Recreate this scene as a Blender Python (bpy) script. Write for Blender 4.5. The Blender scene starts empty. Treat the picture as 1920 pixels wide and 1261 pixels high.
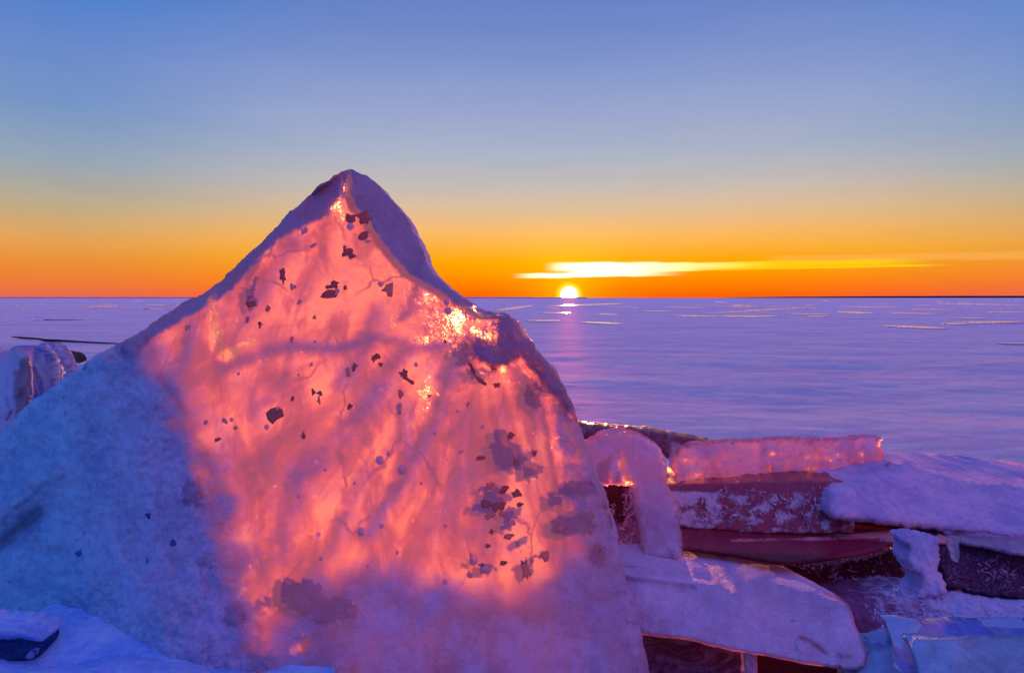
import bpy, math, random
import numpy as np
from mathutils import Vector, geometry
random.seed(7)
rng = np.random.RandomState(11)
H = 0.70            # camera height above the ice field (metres)
FP = 1280.0         # focal length in photo pixels (24 mm on 36 mm)
HY = 558.0          # photo row of the horizon
sc = bpy.context.scene
col = sc.collection
SUN_AZ = math.atan2(1067-960, FP)      # to the right of straight ahead (+Y)
SUN_EL = math.radians(1.6)

# ------------------------------------------------------------------ colour
def lin(c):
    c = c/255.0
    return c/12.92 if c <= 0.04045 else ((c+0.055)/1.055)**2.4
def rgb(r, g, b): return (lin(r), lin(g), lin(b), 1.0)

# ------------------------------------------------------------------ noise
_perm = rng.permutation(256); _perm = np.concatenate([_perm, _perm, _perm])
_g = rng.randn(256, 3); _g /= np.linalg.norm(_g, axis=1)[:, None]
def perlin(x, y, z):
    xi = np.floor(x).astype(np.int64); yi = np.floor(y).astype(np.int64); zi = np.floor(z).astype(np.int64)
    xf = x-xi; yf = y-yi; zf = z-zi
    u = xf**3*(xf*(xf*6-15)+10); v = yf**3*(yf*(yf*6-15)+10); w = zf**3*(zf*(zf*6-15)+10)
    xi &= 255; yi &= 255; zi &= 255
    def gr(dx, dy, dz):
        h = _perm[_perm[_perm[(xi+dx) & 255] + ((yi+dy) & 255)] + ((zi+dz) & 255)]
        g = _g[h]
        return g[..., 0]*(xf-dx)+g[..., 1]*(yf-dy)+g[..., 2]*(zf-dz)
    def mx(a, b, t): return a+(b-a)*t
    return mx(mx(mx(gr(0,0,0), gr(1,0,0), u), mx(gr(0,1,0), gr(1,1,0), u), v),
              mx(mx(gr(0,0,1), gr(1,0,1), u), mx(gr(0,1,1), gr(1,1,1), u), v), w)*1.5
def fbm(x, y, z, octv=4, gain=0.5, ridged=False):
    s = np.zeros_like(x); a = 1.0; t = 0
    for k in range(octv):
        n = perlin(x*2**k+17.3*k, y*2**k+5.1*k, z*2**k+9.7*k)
        if ridged: n = 1-2*np.abs(n)
        s += a*n; t += a; a *= gain
    return s/t
def sstep(a, b, x):
    t = np.clip((x-a)/(b-a+1e-9), 0, 1)
    return t*t*(3-2*t)

# ------------------------------------------------------------------ 2D helpers on arrays of photo-pixel points
def dist_poly(P, L, closed=True):
    """distance from points P (n,2) to a polyline; returns (distance, parameter along the line 0..1)"""
    L = np.asarray(L, float)
    A = L; B = np.roll(L, -1, 0)
    if not closed: A = L[:-1]; B = L[1:]
    best = np.full(len(P), 1e18); par = np.zeros(len(P)); n = len(A)
    for i in range(n):
        d = B[i]-A[i]; q = P-A[i]
        t = np.clip((q@d)/(d@d+1e-12), 0, 1)
        dd = ((q-t[:, None]*d)**2).sum(1)
        m = dd < best
        best = np.where(m, dd, best); par = np.where(m, (i+t)/n, par)
    return np.sqrt(best), par
def inside(P, L):
    L = np.asarray(L, float); x = P[:, 0]; y = P[:, 1]
    r = np.zeros(len(P), bool); j = len(L)-1
    for i in range(len(L)):
        xi, yi = L[i]; xj, yj = L[j]
        if yi != yj:
            c = ((yi > y) != (yj > y)) & (x < (xj-xi)*(y-yi)/(yj-yi)+xi)
            r ^= c
        j = i
    return r
def sdist(P, L):
    d, _ = dist_poly(P, L); return np.where(inside(P, L), d, -d)
def soft(P, L, w):                      # soft-edged polygon mask, warped
    return sstep(-w, w, sdist(P, L))
def warp(P, amp, sc_, seed=0.0):
    a = fbm(P[:, 0]/sc_, P[:, 1]/sc_, np.full(len(P), 3.3+seed), 3)
    b = fbm(P[:, 0]/sc_, P[:, 1]/sc_, np.full(len(P), 8.9+seed), 3)
    return P+np.stack([a, b], 1)*amp
def stroke(P, L, w0, w1=None):
    d, t = dist_poly(P, L, closed=False)
    w = w0 if w1 is None else w0+(w1-w0)*t
    return np.exp(-(d/w)**2)
def resample(L, step, rough=0.0, rsc=30.0, seed=0.0, keep=None):
    L = np.asarray(L, float); out = []
    for i in range(len(L)):
        a = L[i]; b = L[(i+1) % len(L)]
        n = max(1, int(round(np.linalg.norm(b-a)/step)))
        for k in range(n): out.append(a+(b-a)*k/n)
    out = np.array(out)
    # soften the corners a little, then roughen
    for _ in range(2): out = 0.5*out+0.25*(np.roll(out, 1, 0)+np.roll(out, -1, 0))
    if rough > 0:
        t = np.roll(out, -1, 0)-np.roll(out, 1, 0); t /= np.linalg.norm(t, axis=1)[:, None]+1e-9
        nrm = np.stack([-t[:, 1], t[:, 0]], 1)
        f = fbm(out[:, 0]/rsc, out[:, 1]/rsc, np.full(len(out), 1.7+seed), 4, 0.6)
        out = out+nrm*(f*rough)[:, None]
    return out
def facet(P, cell, amp, tilt, seed=0, stretch=1.0):
    """broken-glass relief: flat chips with small steps between them"""
    r = np.random.RandomState(int(seed)+5); mn = P.min(0)-cell; mx_ = P.max(0)+cell
    gx, gy = np.meshgrid(np.arange(mn[0], mx_[0], cell), np.arange(mn[1], mx_[1], cell*stretch))
    C = np.stack([gx.ravel(), gy.ravel()], 1); C = C+r.uniform(-0.48, 0.48, C.shape)*cell
    a = r.uniform(-1, 1, len(C)); g = r.uniform(-1, 1, (len(C), 2)); out = np.zeros(len(P))
    for i in range(0, len(P), 4000):
        q = P[i:i+4000]; D = ((q[:, None]-C[None])**2).sum(2); k = D.argmin(1)
        out[i:i+4000] = a[k]*amp+((q-C[k])*g[k]).sum(1)/cell*tilt
    return out
def tps(ctrl, P):
    """thin-plate interpolation of 1/Y over photo pixels: three points give an exact plane in space"""
    c = np.array(ctrl, float); X = c[:, :2]/500.0; v = 1/c[:, 2]; n = len(X)
    def U(r2): return 0.5*r2*np.log(r2+1e-12)
    if n <= 3:
        A = np.concatenate([np.ones((n, 1)), X], 1)
        s = np.linalg.lstsq(A, v, rcond=None)[0]
        return 1/(s[0]+(P/500.0)@s[1:])
    K = U(((X[:, None]-X[None])**2).sum(2))+np.eye(n)*1e-3
    Pm = np.concatenate([np.ones((n, 1)), X], 1)
    A = np.block([[K, Pm], [Pm.T, np.zeros((3, 3))]])
    s = np.linalg.solve(A, np.concatenate([v, np.zeros(3)]))
    Q = P/500.0
    k = U(((Q[:, None]-X[None])**2).sum(2))
    return 1/(k@s[:n]+s[n]+Q@s[n+1:])
def world(P, Y):
    return np.stack([(P[:, 0]-960)/FP*Y, Y, H-(P[:, 1]-HY)/FP*Y], 1)
def at(px, py, Y): return Vector(((px-960)/FP*Y, Y, H-(py-HY)/FP*Y))

# ------------------------------------------------------------------ objects
def tag(o, label=None, cat=None, group=None, kind=None):
    if label: o['label'] = label
    if cat: o['category'] = cat
    if group: o['group'] = group
    if kind: o['kind'] = kind
    return o
def mesh_obj(name, V, F, mats, parent=None, fmat=None, attrs=None, smooth=True):
    me = bpy.data.meshes.new(name)
    me.from_pydata([tuple(v) for v in V] if not isinstance(V, np.ndarray) else V.tolist(), [], F)
    for m in mats: me.materials.append(m)
    if fmat is not None: me.polygons.foreach_set('material_index', np.asarray(fmat, dtype=np.int32))
    if attrs:
        for k, a in attrs.items():
            at_ = me.attributes.new(k, 'FLOAT', 'POINT')
            at_.data.foreach_set('value', np.ascontiguousarray(a, dtype=np.float32))
    me.polygons.foreach_set('use_smooth', [smooth]*len(me.polygons))
    me.update()
    o = bpy.data.objects.new(name, me); col.objects.link(o)
    if parent: o.parent = parent
    return o
def empty(name, loc=(0, 0, 0)):
    o = bpy.data.objects.new(name, None); col.objects.link(o); o.location = loc
    o.empty_display_size = 0.05
    return o

def block(name, outline, depth, thick, mats, step=6.0, bevel=20.0, bev_depth=0.02, rough=3.0, rsc=30.0,
          amp=0.004, nsc=0.05, attrs=None, disp=None, seed=0.0, parent=None, back=None, edge_round=0.3, back_amp=None, oct=4, chips=None):
    """A closed piece of ice. outline: photo pixels; depth: control points (px,py,Y) of the face turned to the camera;
    thick: real thickness in metres. attrs(P)->dict of per-vertex fields."""
    O = resample(outline, step, rough if rough > 8 else rough*1.8, rsc*0.8, seed)
    mn = O.min(0); mxx = O.max(0)
    gx, gy = np.meshgrid(np.arange(mn[0], mxx[0], step), np.arange(mn[1], mxx[1], step*0.87))
    gx = gx+(np.arange(gx.shape[0])[:, None] % 2)*step*0.5
    G = np.stack([gx.ravel(), gy.ravel()], 1)
    G = G+rng.uniform(-0.2, 0.2, G.shape)*step
    sd = sdist(G, O); G = G[sd > step*0.55]
    nO = len(O)
    Q = np.concatenate([O, G])
    verts, _, tris, _, _, _ = geometry.delaunay_2d_cdt([Vector(p) for p in Q.tolist()], [], [list(range(nO))], 1, 1e-5)
    P = np.array([tuple(v) for v in verts])
    n = len(P)
    d = np.maximum(sdist(P, O), 0)
    Y0 = tps(depth, P)
    e = np.clip(d/bevel, 0, 1)
    prof = 1-np.sqrt(np.clip(1-(1-e)**2, 0, 1))           # quarter round
    Y = Y0+bev_depth*prof
    W = world(P, Y0)
    f = fbm(W[:, 0]/nsc+seed, W[:, 1]/nsc, W[:, 2]/nsc, oct, 0.5)
    Y = Y+amp*f*sstep(0, 0.6, d/bevel+0.15)
    if disp is not None: Y = Y+disp(P, W, d)
    if chips: Y = Y+facet(warp(P, 5, 12, 9), chips[0], chips[1], chips[1]*1.2, seed*7)*(np.exp(-d/chips[2]) if len(chips) > 2 else 1.0)
    F0 = world(P, Y)
    # back
    ba = amp*1.5 if back_amp is None else back_amp
    fb = fbm(W[:, 0]/nsc/1.6+seed+31, W[:, 1]/nsc, W[:, 2]/nsc/1.6, oct, 0.5)
    tb = thick*(1-0.55*prof)+ba*fb
    if back is not None: tb = back(P, W, d, tb)
    tb = np.maximum(tb, 0.004)
    B0 = F0.copy(); B0[:, 1] = Y+tb
    # boundary loop of the triangulation
    from collections import defaultdict
    ec = defaultdict(int)
    dire = {}
    tr = []
    for t in tris:
        a, b, c = t[:3]
        # orient so the front faces the camera (-Y)
        ar = (P[b, 0]-P[a, 0])*(P[c, 1]-P[a, 1])-(P[b, 1]-P[a, 1])*(P[c, 0]-P[a, 0])
        if ar > 0: b, c = c, b       # photo y runs down
        tr.append((a, b, c))
        for u, v in ((a, b), (b, c), (c, a)):
            ec[(min(u, v), max(u, v))] += 1; dire[(min(u, v), max(u, v))] = (u, v)
    bound = [dire[k] for k, cc in ec.items() if cc == 1]
    bverts = sorted(set(i for e_ in bound for i in e_))
    NM = 2
    mid = {}; V = [F0, B0]; base = 2*n
    ext = []
    src = []
    for k in range(NM):
        t = (k+1)/(NM+1)
        for i in bverts:
            mid[(k, i)] = base+len(ext)
            p = F0[i]*(1-t)+B0[i]*t
            ext.append(p); src.append(i)
    ext = np.array(ext)
    Vall = np.concatenate([F0, B0, ext])
    if len(ext):
        ff = fbm(ext[:, 0]/0.03+seed, ext[:, 1]/0.03, ext[:, 2]/0.03, 3)
        Vall[2*n:, 2] += ff*amp*0.6
    faces = list(tr); fm = [0]*len(tr)
    faces += [(a+n, c+n, b+n) for a, b, c in tr]; fm += [1]*len(tr)
    for u, v in bound:
        ring_u = [u]+[mid[(k, u)] for k in range(NM)]+[u+n]
        ring_v = [v]+[mid[(k, v)] for k in range(NM)]+[v+n]
        for k in range(NM+1):
            faces.append((ring_v[k], ring_u[k], ring_u[k+1], ring_v[k+1])); fm.append(1)
    ad = None
    A = attrs(P, W, d) if attrs else {}
    base_attr = {'trans': np.full(n, 0.25), 'frost': np.full(n, 0.5), 'clear': np.zeros(n), 'tone': np.full(n, 0.5), 'skylight_blue': np.zeros(n)}
    base_attr.update(A)
    src = np.array(src, dtype=int)
    ad = {k: np.concatenate([a, a, a[src]]) for k, a in base_attr.items()}
    return mesh_obj(name, Vall, faces, mats, parent, fm, ad)

# ------------------------------------------------------------------ node helpers
class NT:
    def __init__(s, nt): s.nt = nt
    def node(s, t, **kw):
        n = s.nt.nodes.new(t)
        for k, v in kw.items(): setattr(n, k, v)
        return n
    def link(s, a, b): s.nt.links.new(a, b)
    def put(s, sock, v):
        if isinstance(v, bpy.types.NodeSocket): s.link(v, sock)
        else: sock.default_value = v
    def m(s, op, a, b=None, c=None, clamp=False):
        n = s.node('ShaderNodeMath', operation=op); n.use_clamp = clamp
        s.put(n.inputs[0], a)
        if b is not None: s.put(n.inputs[1], b)
        if c is not None: s.put(n.inputs[2], c)
        return n.outputs[0]
    def mr(s, v, a, b, c=0.0, d=1.0, smooth=True):
        n = s.node('ShaderNodeMapRange'); n.interpolation_type = 'SMOOTHSTEP' if smooth else 'LINEAR'
        s.put(n.inputs['Value'], v)
        for k, x in (('From Min', a), ('From Max', b), ('To Min', c), ('To Max', d)): s.put(n.inputs[k], x)
        return n.outputs[0]
    def ramp(s, fac, stops, interp='LINEAR'):
        n = s.node('ShaderNodeValToRGB'); cr = n.color_ramp; cr.interpolation = interp
        while len(cr.elements) < len(stops): cr.elements.new(0.5)
        for e, (p, c) in zip(cr.elements, stops): e.position = p; e.color = c
        s.put(n.inputs[0], fac); return n.outputs[0]
    def mix(s, f, a, b, blend='MIX'):
        n = s.node('ShaderNodeMix', data_type='RGBA', blend_type=blend)
        s.put(n.inputs[0], f); s.put(n.inputs[6], a); s.put(n.inputs[7], b); return n.outputs[2]
    def shmix(s, f, a, b):
        n = s.node('ShaderNodeMixShader'); s.put(n.inputs[0], f); s.link(a, n.inputs[1]); s.link(b, n.inputs[2]); return n.outputs[0]
    def attr(s, name):
        return s.node('ShaderNodeAttribute', attribute_name=name).outputs['Fac']
    def noise(s, vec, scale, detail=5.0, rough=0.55, dist=0.0):
        n = s.node('ShaderNodeTexNoise'); s.put(n.inputs['Vector'], vec)
        n.inputs['Scale'].default_value = scale; n.inputs['Detail'].default_value = detail
        n.inputs['Roughness'].default_value = rough; n.inputs['Distortion'].default_value = dist
        return n.outputs['Fac']
    def mapping(s, vec, scale=(1, 1, 1), rot=(0, 0, 0), loc=(0, 0, 0)):
        n = s.node('ShaderNodeMapping'); s.put(n.inputs[0], vec)
        n.inputs['Scale'].default_value = scale; n.inputs['Rotation'].default_value = rot; n.inputs['Location'].default_value = loc
        return n.outputs[0]
    def bump(s, h, strength=0.5, dist=0.01, nrm=None):
        n = s.node('ShaderNodeBump'); n.inputs['Strength'].default_value = strength
        n.inputs['Distance'].default_value = dist; s.link(h, n.inputs['Height'])
        if nrm is not None: s.link(nrm, n.inputs['Normal'])
        return n.outputs[0]
def newmat(name):
    m = bpy.data.materials.new(name); m.use_nodes = True; m.node_tree.nodes.clear()
    t = NT(m.node_tree); out = t.node('ShaderNodeOutputMaterial')
    return m, t, out
def objco(t): return t.node('ShaderNodeTexCoord').outputs['Object']
def position(t): return t.node('ShaderNodeNewGeometry').outputs['Position']

# ------------------------------------------------------------------ world
w = bpy.data.worlds.new('World'); sc.world = w; w.use_nodes = True
w.node_tree.nodes.clear(); t = NT(w.node_tree)
co = t.node('ShaderNodeTexCoord').outputs['Generated']
sep = t.node('ShaderNodeSeparateXYZ'); t.link(co, sep.inputs[0])
dx, dy, dz = sep.outputs
def zpos(y):
    k = (HY-y)/FP; return k/math.sqrt(1+k*k)
def stops(lst, extra):
    L = [(zpos(y), rgb(*c)) for y, c in lst]+[(z, rgb(*c)) for z, c in extra]
    return L
ctr = stops([(558, (255, 92, 0)), (540, (255, 118, 0)), (512, (255, 152, 0)), (486, (255, 170, 8)), (464, (255, 178, 60)), (438, (250, 186, 100)),
             (400, (228, 190, 148)), (350, (196, 188, 182)), (290, (172, 180, 200)), (220, (156, 168, 206)), (140, (134, 153, 206)), (60, (114, 138, 202)), (0, (102, 130, 198))],
            [(0.62, (96, 118, 210)), (1.0, (126, 118, 214))])
edg = stops([(558, (232, 104, 84)), (536, (240, 122, 56)), (505, (238, 142, 54)), (475, (234, 162, 78)), (440, (212, 170, 112)), (400, (182, 172, 148)),
             (340, (150, 166, 184)), (250, (118, 150, 200)), (150, (104, 136, 204)), (60, (70, 126, 204)), (0, (56, 114, 192))],
            [(0.62, (66, 108, 206)), (1.0, (126, 118, 214))])
c1 = t.ramp(dz, ctr); c2 = t.ramp(dz, edg)
hyp = t.m('SQRT', t.m('ADD', t.m('MULTIPLY', dx, dx), t.m('MULTIPLY', dy, dy)))
sx, sy = math.sin(SUN_AZ), math.cos(SUN_AZ)
cosaz = t.m('DIVIDE', t.m('ADD', t.m('MULTIPLY', dx, sx), t.m('MULTIPLY', dy, sy)), t.m('MAXIMUM', hyp, 1e-4))
f_edge = t.mr(cosaz, 0.985, 0.78)                       # away from the sun's bearing
front = t.mix(f_edge, c1, c2)
# behind the camera: deep blue to the left, violet to the right (unseen dusk side of the sky, coloured to light the snow)
left = t.mr(dx, -0.75, 0.55)
bk = t.mix(left, rgb(0, 134, 240), rgb(212, 144, 222))
bk_hi = t.mix(left, rgb(24, 114, 228), rgb(172, 136, 226))
back = t.mix(t.mr(dz, 0.0, 0.7), bk, bk_hi)
f_back = t.mr(cosaz, 0.66, 0.05)
sky = t.mix(f_back, front, back)
# thin bright cloud bar above the sun
u = t.m('DIVIDE', dx, t.m('MAXIMUM', dy, 0.05)); v = t.m('DIVIDE', dz, t.m('MAXIMUM', dy, 0.05))
upx = t.m('MULTIPLY_ADD', u, FP, 960.0); vpx = t.m('MULTIPLY_ADD', v, -FP, HY)
cmb = t.node('ShaderNodeCombineXYZ'); t.put(cmb.inputs[0], t.m('MULTIPLY', upx, 0.010)); t.put(cmb.inputs[1], t.m('MULTIPLY', vpx, 0.14))
cn = t.noise(cmb.outputs[0], 1.0, 4.0, 0.6)
cmb2 = t.node('ShaderNodeCombineXYZ'); t.put(cmb2.inputs[0], t.m('MULTIPLY', upx, 0.03)); t.put(cmb2.inputs[1], t.m('MULTIPLY', vpx, 0.5))
cn0 = t.m('ADD', t.m('SUBTRACT', cn, 0.5), t.m('MULTIPLY', t.m('SUBTRACT', t.noise(cmb2.outputs[0], 1.0, 5.0, 0.7), 0.5), 0.8))
def wisp(x0, x1, y0, y1, h0, h1, nz=8.0):
    """a streak from (x0,y0) to (x1,y1): half height h0 near its fat end, tapering to h1"""
    s = t.mr(upx, x0, x1, 0.0, 1.0, False)
    cy = t.m('MULTIPLY_ADD', s, y1-y0, y0)
    hh = t.m('MULTIPLY_ADD', s, h1-h0, h0)
    dd = t.m('ABSOLUTE', t.m('ADD', t.m('SUBTRACT', vpx, cy), t.m('MULTIPLY', cn0, nz)))
    inn = t.m('SUBTRACT', 1.0, t.m('DIVIDE', dd, hh))
    ends = t.m('MULTIPLY', t.mr(upx, x0-30, x0+25), t.mr(upx, x1+60, x1-60))
    return t.m('MULTIPLY', t.mr(inn, 0.0, 0.65), ends)
w1 = wisp(1045, 1420, 500, 496, 11, 7, 9)
w2 = wisp(985, 1240, 517, 512, 6, 6, 7)
w1b = wisp(1075, 1330, 507, 503, 14, 5, 7)
w3 = wisp(1200, 1700, 500, 490, 9, 8, 12)
w4 = wisp(1450, 1960, 484, 478, 6, 12, 9)
w5 = wisp(1080, 1750, 508, 497, 5, 3, 4)
core = t.m('MAXIMUM', t.m('MAXIMUM', w1, w2), w1b)
du = t.m('SUBTRACT', upx, 1100.0)
hot = t.m('EXPONENT', t.m('MULTIPLY', t.m('MULTIPLY', du, du), -1.0/(2*125.0**2)))
hz = t.noise(t.mapping(co, (1, 1, 7)), 4.0, 6, 0.6)
hz2 = t.noise(co, 90, 3, 0.7)
sky = t.mix(1.0, sky, t.ramp(t.m('ADD', t.m('MULTIPLY', hz, 0.75), t.m('MULTIPLY', hz2, 0.25)), [(0.25, (0.94, 0.955, 0.97, 1)), (0.75, (1.05, 1.035, 1.02, 1))]), 'MULTIPLY')
sky = t.mix(t.m('MULTIPLY', t.m('MAXIMUM', w3, w5), 0.8), sky, rgb(255, 212, 20))
sky = t.mix(t.m('MULTIPLY', w4, 0.45), sky, rgb(255, 186, 90))
corecol = t.mix(hot, rgb(255, 225, 20), (1.6, 1.5, 1.1, 1))
sky = t.mix(core, sky, corecol)
# sun disc and the glow round it
sel = math.radians(0.22)
vm = t.node('ShaderNodeVectorMath', operation='DISTANCE'); t.link(co, vm.inputs[0])
vm.inputs[1].default_value = (math.cos(sel)*sx, math.cos(sel)*sy, math.sin(sel))
ang = vm.outputs['Value']
glow = t.m('EXPONENT', t.m('MULTIPLY', ang, -24.0))
addg = t.mix(1.0, sky, t.mix(glow, (0, 0, 0, 1), (0.5, 0.40, 0.0, 1)), 'ADD')
halo = t.mr(ang, 0.022, 0.0118)
addg = t.mix(halo, addg, (1.0, 0.93, 0.05, 1))
disc = t.mr(ang, 0.0128, 0.0108)
fin = t.mix(disc, addg, (14.0, 12.0, 8.0, 1))
fin = t.mix(t.mr(dz, -0.004, -0.02), fin, rgb(90, 84, 150))       # below the horizon: only reached past the edge of the ice
bg = t.node('ShaderNodeBackground'); t.link(fin, bg.inputs[0]); bg.inputs[1].default_value = 1.0
wo = t.node('ShaderNodeOutputWorld'); t.link(bg.outputs[0], wo.inputs[0])

# ------------------------------------------------------------------ sun
ld = bpy.data.lights.new('sun', 'SUN'); ld.energy = 5.0; ld.angle = math.radians(0.8); ld.color = (1.0, 0.27, 0.085)
lo = bpy.data.objects.new('sun', ld); col.objects.link(lo)
tosun = Vector((math.cos(SUN_EL)*sx, math.cos(SUN_EL)*sy, math.sin(SUN_EL)))
lo.rotation_euler = tosun.to_track_quat('Z', 'Y').to_euler()

# ------------------------------------------------------------------ materials
def ice_pair(name, tint=(0.96, 0.66, 0.50), frostc=(0.72, 0.70, 0.88), thin=(0.95, 0.78, 0.75), fine=1.0, gloss=0.22, spec=0.9):
    """front face and back/side faces of a piece of cloudy ice; 'trans' = how clear the ice is through its thickness,
    'frost' = opaque rime on the near face, 'clear' = windows of clear ice, 'tone' = grubby or white rime"""
    m, t, out = newmat(name+'_face')
    p = objco(t)
    skylight_blue = t.attr('skylight_blue')
    fr = t.attr('frost'); cl = t.attr('clear'); tn = t.attr('tone')
    n1 = t.noise(p, 9, 6, 0.6, 0.6); n2 = t.noise(p, 60, 6, 0.75); n3 = t.noise(p, 320, 3, 0.8)
    mus = t.m('ADD', t.m('MULTIPLY', t.m('SUBTRACT', n1, 0.5), 0.75), t.m('MULTIPLY', t.m('SUBTRACT', n2, 0.5), 0.45))
    frn = t.m('ADD', fr, t.m('MULTIPLY', mus, t.mr(t.m('MULTIPLY', fr, t.m('SUBTRACT', 1.0, fr)), 0.0, 0.25, 0.12, 1.0)), clamp=True)
    tone = t.m('ADD', tn, t.m('ADD', t.m('MULTIPLY', mus, 0.95*fine), t.m('MULTIPLY', t.m('SUBTRACT', n3, 0.5), 1.1*fine)), clamp=True)
    dark = tuple(c*k for c, k in zip(frostc, (0.42, 0.26, 0.27)))+(1,)
    dcol = t.mix(tone, dark, frostc+(1,))
    dcol = t.mix(skylight_blue, dcol, t.mix(tone, (0.02, 0.16, 0.50, 1), (0.12, 0.80, 1.0, 1)))
    hsum = t.m('ADD', t.m('ADD', t.m('MULTIPLY', n1, 1.6), t.m('MULTIPLY', n2, 0.5)), t.m('MULTIPLY', n3, 0.16))
    nb = t.bump(hsum, 0.8, 0.02)
    t.link(t.mr(fr, 0.05, 0.6, 0.18, 0.9), nb.node.inputs['Strength'])
    df = t.node('ShaderNodeBsdfDiffuse'); t.link(dcol, df.inputs[0]); t.link(nb, df.inputs['Normal'])
    tr = t.node('ShaderNodeBsdfTranslucent'); tr.inputs[0].default_value = tint+(1,); t.link(nb, tr.inputs['Normal'])
    fw = t.node('ShaderNodeBsdfRefraction'); fw.inputs['IOR'].default_value = 1.10; fw.inputs['Roughness'].default_value = 0.62
    fw.inputs[0].default_value = (1.0, 0.9, 0.75, 1); t.link(t.bump(hsum, 1.0, 0.02), fw.inputs['Normal'])
    deep = t.shmix(0.22, tr.outputs[0], fw.outputs[0])
    body = t.shmix(t.mr(frn, 0.0, 0.9, 0.96, 0.02, False), df.outputs[0], deep)
    # clear, fractured ice, and sun glints painted in as brighter spots
    nb2 = t.bump(t.m('ADD', t.m('MULTIPLY', t.noise(p, 95, 3, 0.6, 2.2), 1.0), t.m('MULTIPLY', n1, 0.6)), 1.0, 0.03)
    gl = t.node('ShaderNodeBsdfRefraction'); gl.inputs['IOR'].default_value = 1.25; gl.inputs['Roughness'].default_value = 0.42
    gl.inputs[0].default_value = (1, 1, 0.9, 1); t.link(nb2, gl.inputs['Normal'])
    ht = t.node('ShaderNodeBsdfTranslucent'); ht.inputs[0].default_value = (1.0, 1.0, 0.55, 1); t.link(nb2, ht.inputs['Normal'])
    hot_ = t.shmix(0.4, ht.outputs[0], gl.outputs[0])
    cln = t.mr(t.m('ADD', cl, t.m('MULTIPLY', t.m('SUBTRACT', t.noise(p, 130, 4, 0.65, 1.0), 0.5), 1.7)), 0.15, 0.75)
    cln = t.m('MULTIPLY', cln, t.mr(cl, 0.02, 0.25))
    body = t.shmix(cln, body, hot_)
    gs = t.node('ShaderNodeBsdfGlossy'); gs.inputs['Roughness'].default_value = gloss; t.link(nb, gs.inputs['Normal'])
    fn = t.node('ShaderNodeFresnel'); fn.inputs[0].default_value = 1.31; t.link(nb, fn.inputs['Normal'])
    sh = t.shmix(t.m('MULTIPLY', fn.outputs[0], t.mr(frn, 0.0, 1.0, spec, spec*0.4, False)), body, gs.outputs[0])
    t.link(sh, out.inputs[0])
    m2, t, out = newmat(name+'_back')
    p = objco(t); tr_ = t.attr('trans')
    k1 = t.noise(t.mapping(p, (1, 1, 0.45), (0, 0.5, 0)), 12, 6, 0.62, 0.8); k2 = t.noise(p, 90, 4, 0.6)
    vo = t.node('ShaderNodeTexVoronoi', feature='DISTANCE_TO_EDGE'); vo.inputs['Scale'].default_value = 7.0
    vv = t.node('ShaderNodeVectorMath', operation='ADD'); t.link(t.mapping(p, (1, 1, 0.6), (0, 0.6, 0)), vv.inputs[0])
    nz = t.node('ShaderNodeTexNoise'); nz.inputs['Scale'].default_value = 5.0; nz.inputs['Detail'].default_value = 5.0; t.link(p, nz.inputs['Vector'])
    sc_v = t.node('ShaderNodeVectorMath', operation='SCALE'); t.link(nz.outputs['Color'], sc_v.inputs[0]); sc_v.inputs['Scale'].default_value = 0.16
    t.link(sc_v.outputs[0], vv.inputs[1]); t.link(vv.outputs[0], vo.inputs['Vector'])
    crack = t.m('MULTIPLY', t.mr(vo.outputs['Distance'], 0.022, 0.0), t.mr(t.noise(p, 7, 3, 0.5), 0.48, 0.6))
    tr_ = t.m('MULTIPLY', tr_, t.m('SUBTRACT', 1.0, t.m('MULTIPLY', crack, 0.75)))
    k = t.m('MULTIPLY', tr_, t.m('ADD', t.mr(k1, 0.38, 0.56, 0.45, 1.1), t.m('MULTIPLY', t.m('SUBTRACT', k2, 0.5), 0.5)), clamp=True)
    df = t.node('ShaderNodeBsdfDiffuse'); df.inputs[0].default_value = tuple(c*0.9 for c in frostc)+(1,)
    tb = t.node('ShaderNodeBsdfTranslucent'); tb.inputs[0].default_value = (0.6, 0.5, 0.6, 1)
    bd = t.shmix(0.3, df.outputs[0], tb.outputs[0])
    tp = t.node('ShaderNodeBsdfTransparent'); t.link(t.mix(t.mr(k, 0.25, 1.0), (thin[0], thin[1]*0.5, thin[2]*0.62, 1), (thin[0], min(1, thin[1]*1.12), min(1, thin[2]*1.15), 1)), tp.inputs[0])
    t.link(t.shmix(k, bd, tp.outputs[0]), out.inputs[0])
    return [m, m2]
MAIN = ice_pair('slab_ice', frostc=(0.68, 0.54, 0.90))
SMALL = ice_pair('pale_ice', tint=(0.72, 0.50, 0.58), frostc=(0.80, 0.64, 0.96), thin=(0.9, 0.6, 0.7), gloss=0.38, spec=0.35)
BLUE = ice_pair('blue_ice', tint=(0.55, 0.7, 0.95), frostc=(0.38, 0.68, 0.98), thin=(0.6, 0.6, 0.9), gloss=0.35, spec=0.4)

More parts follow.
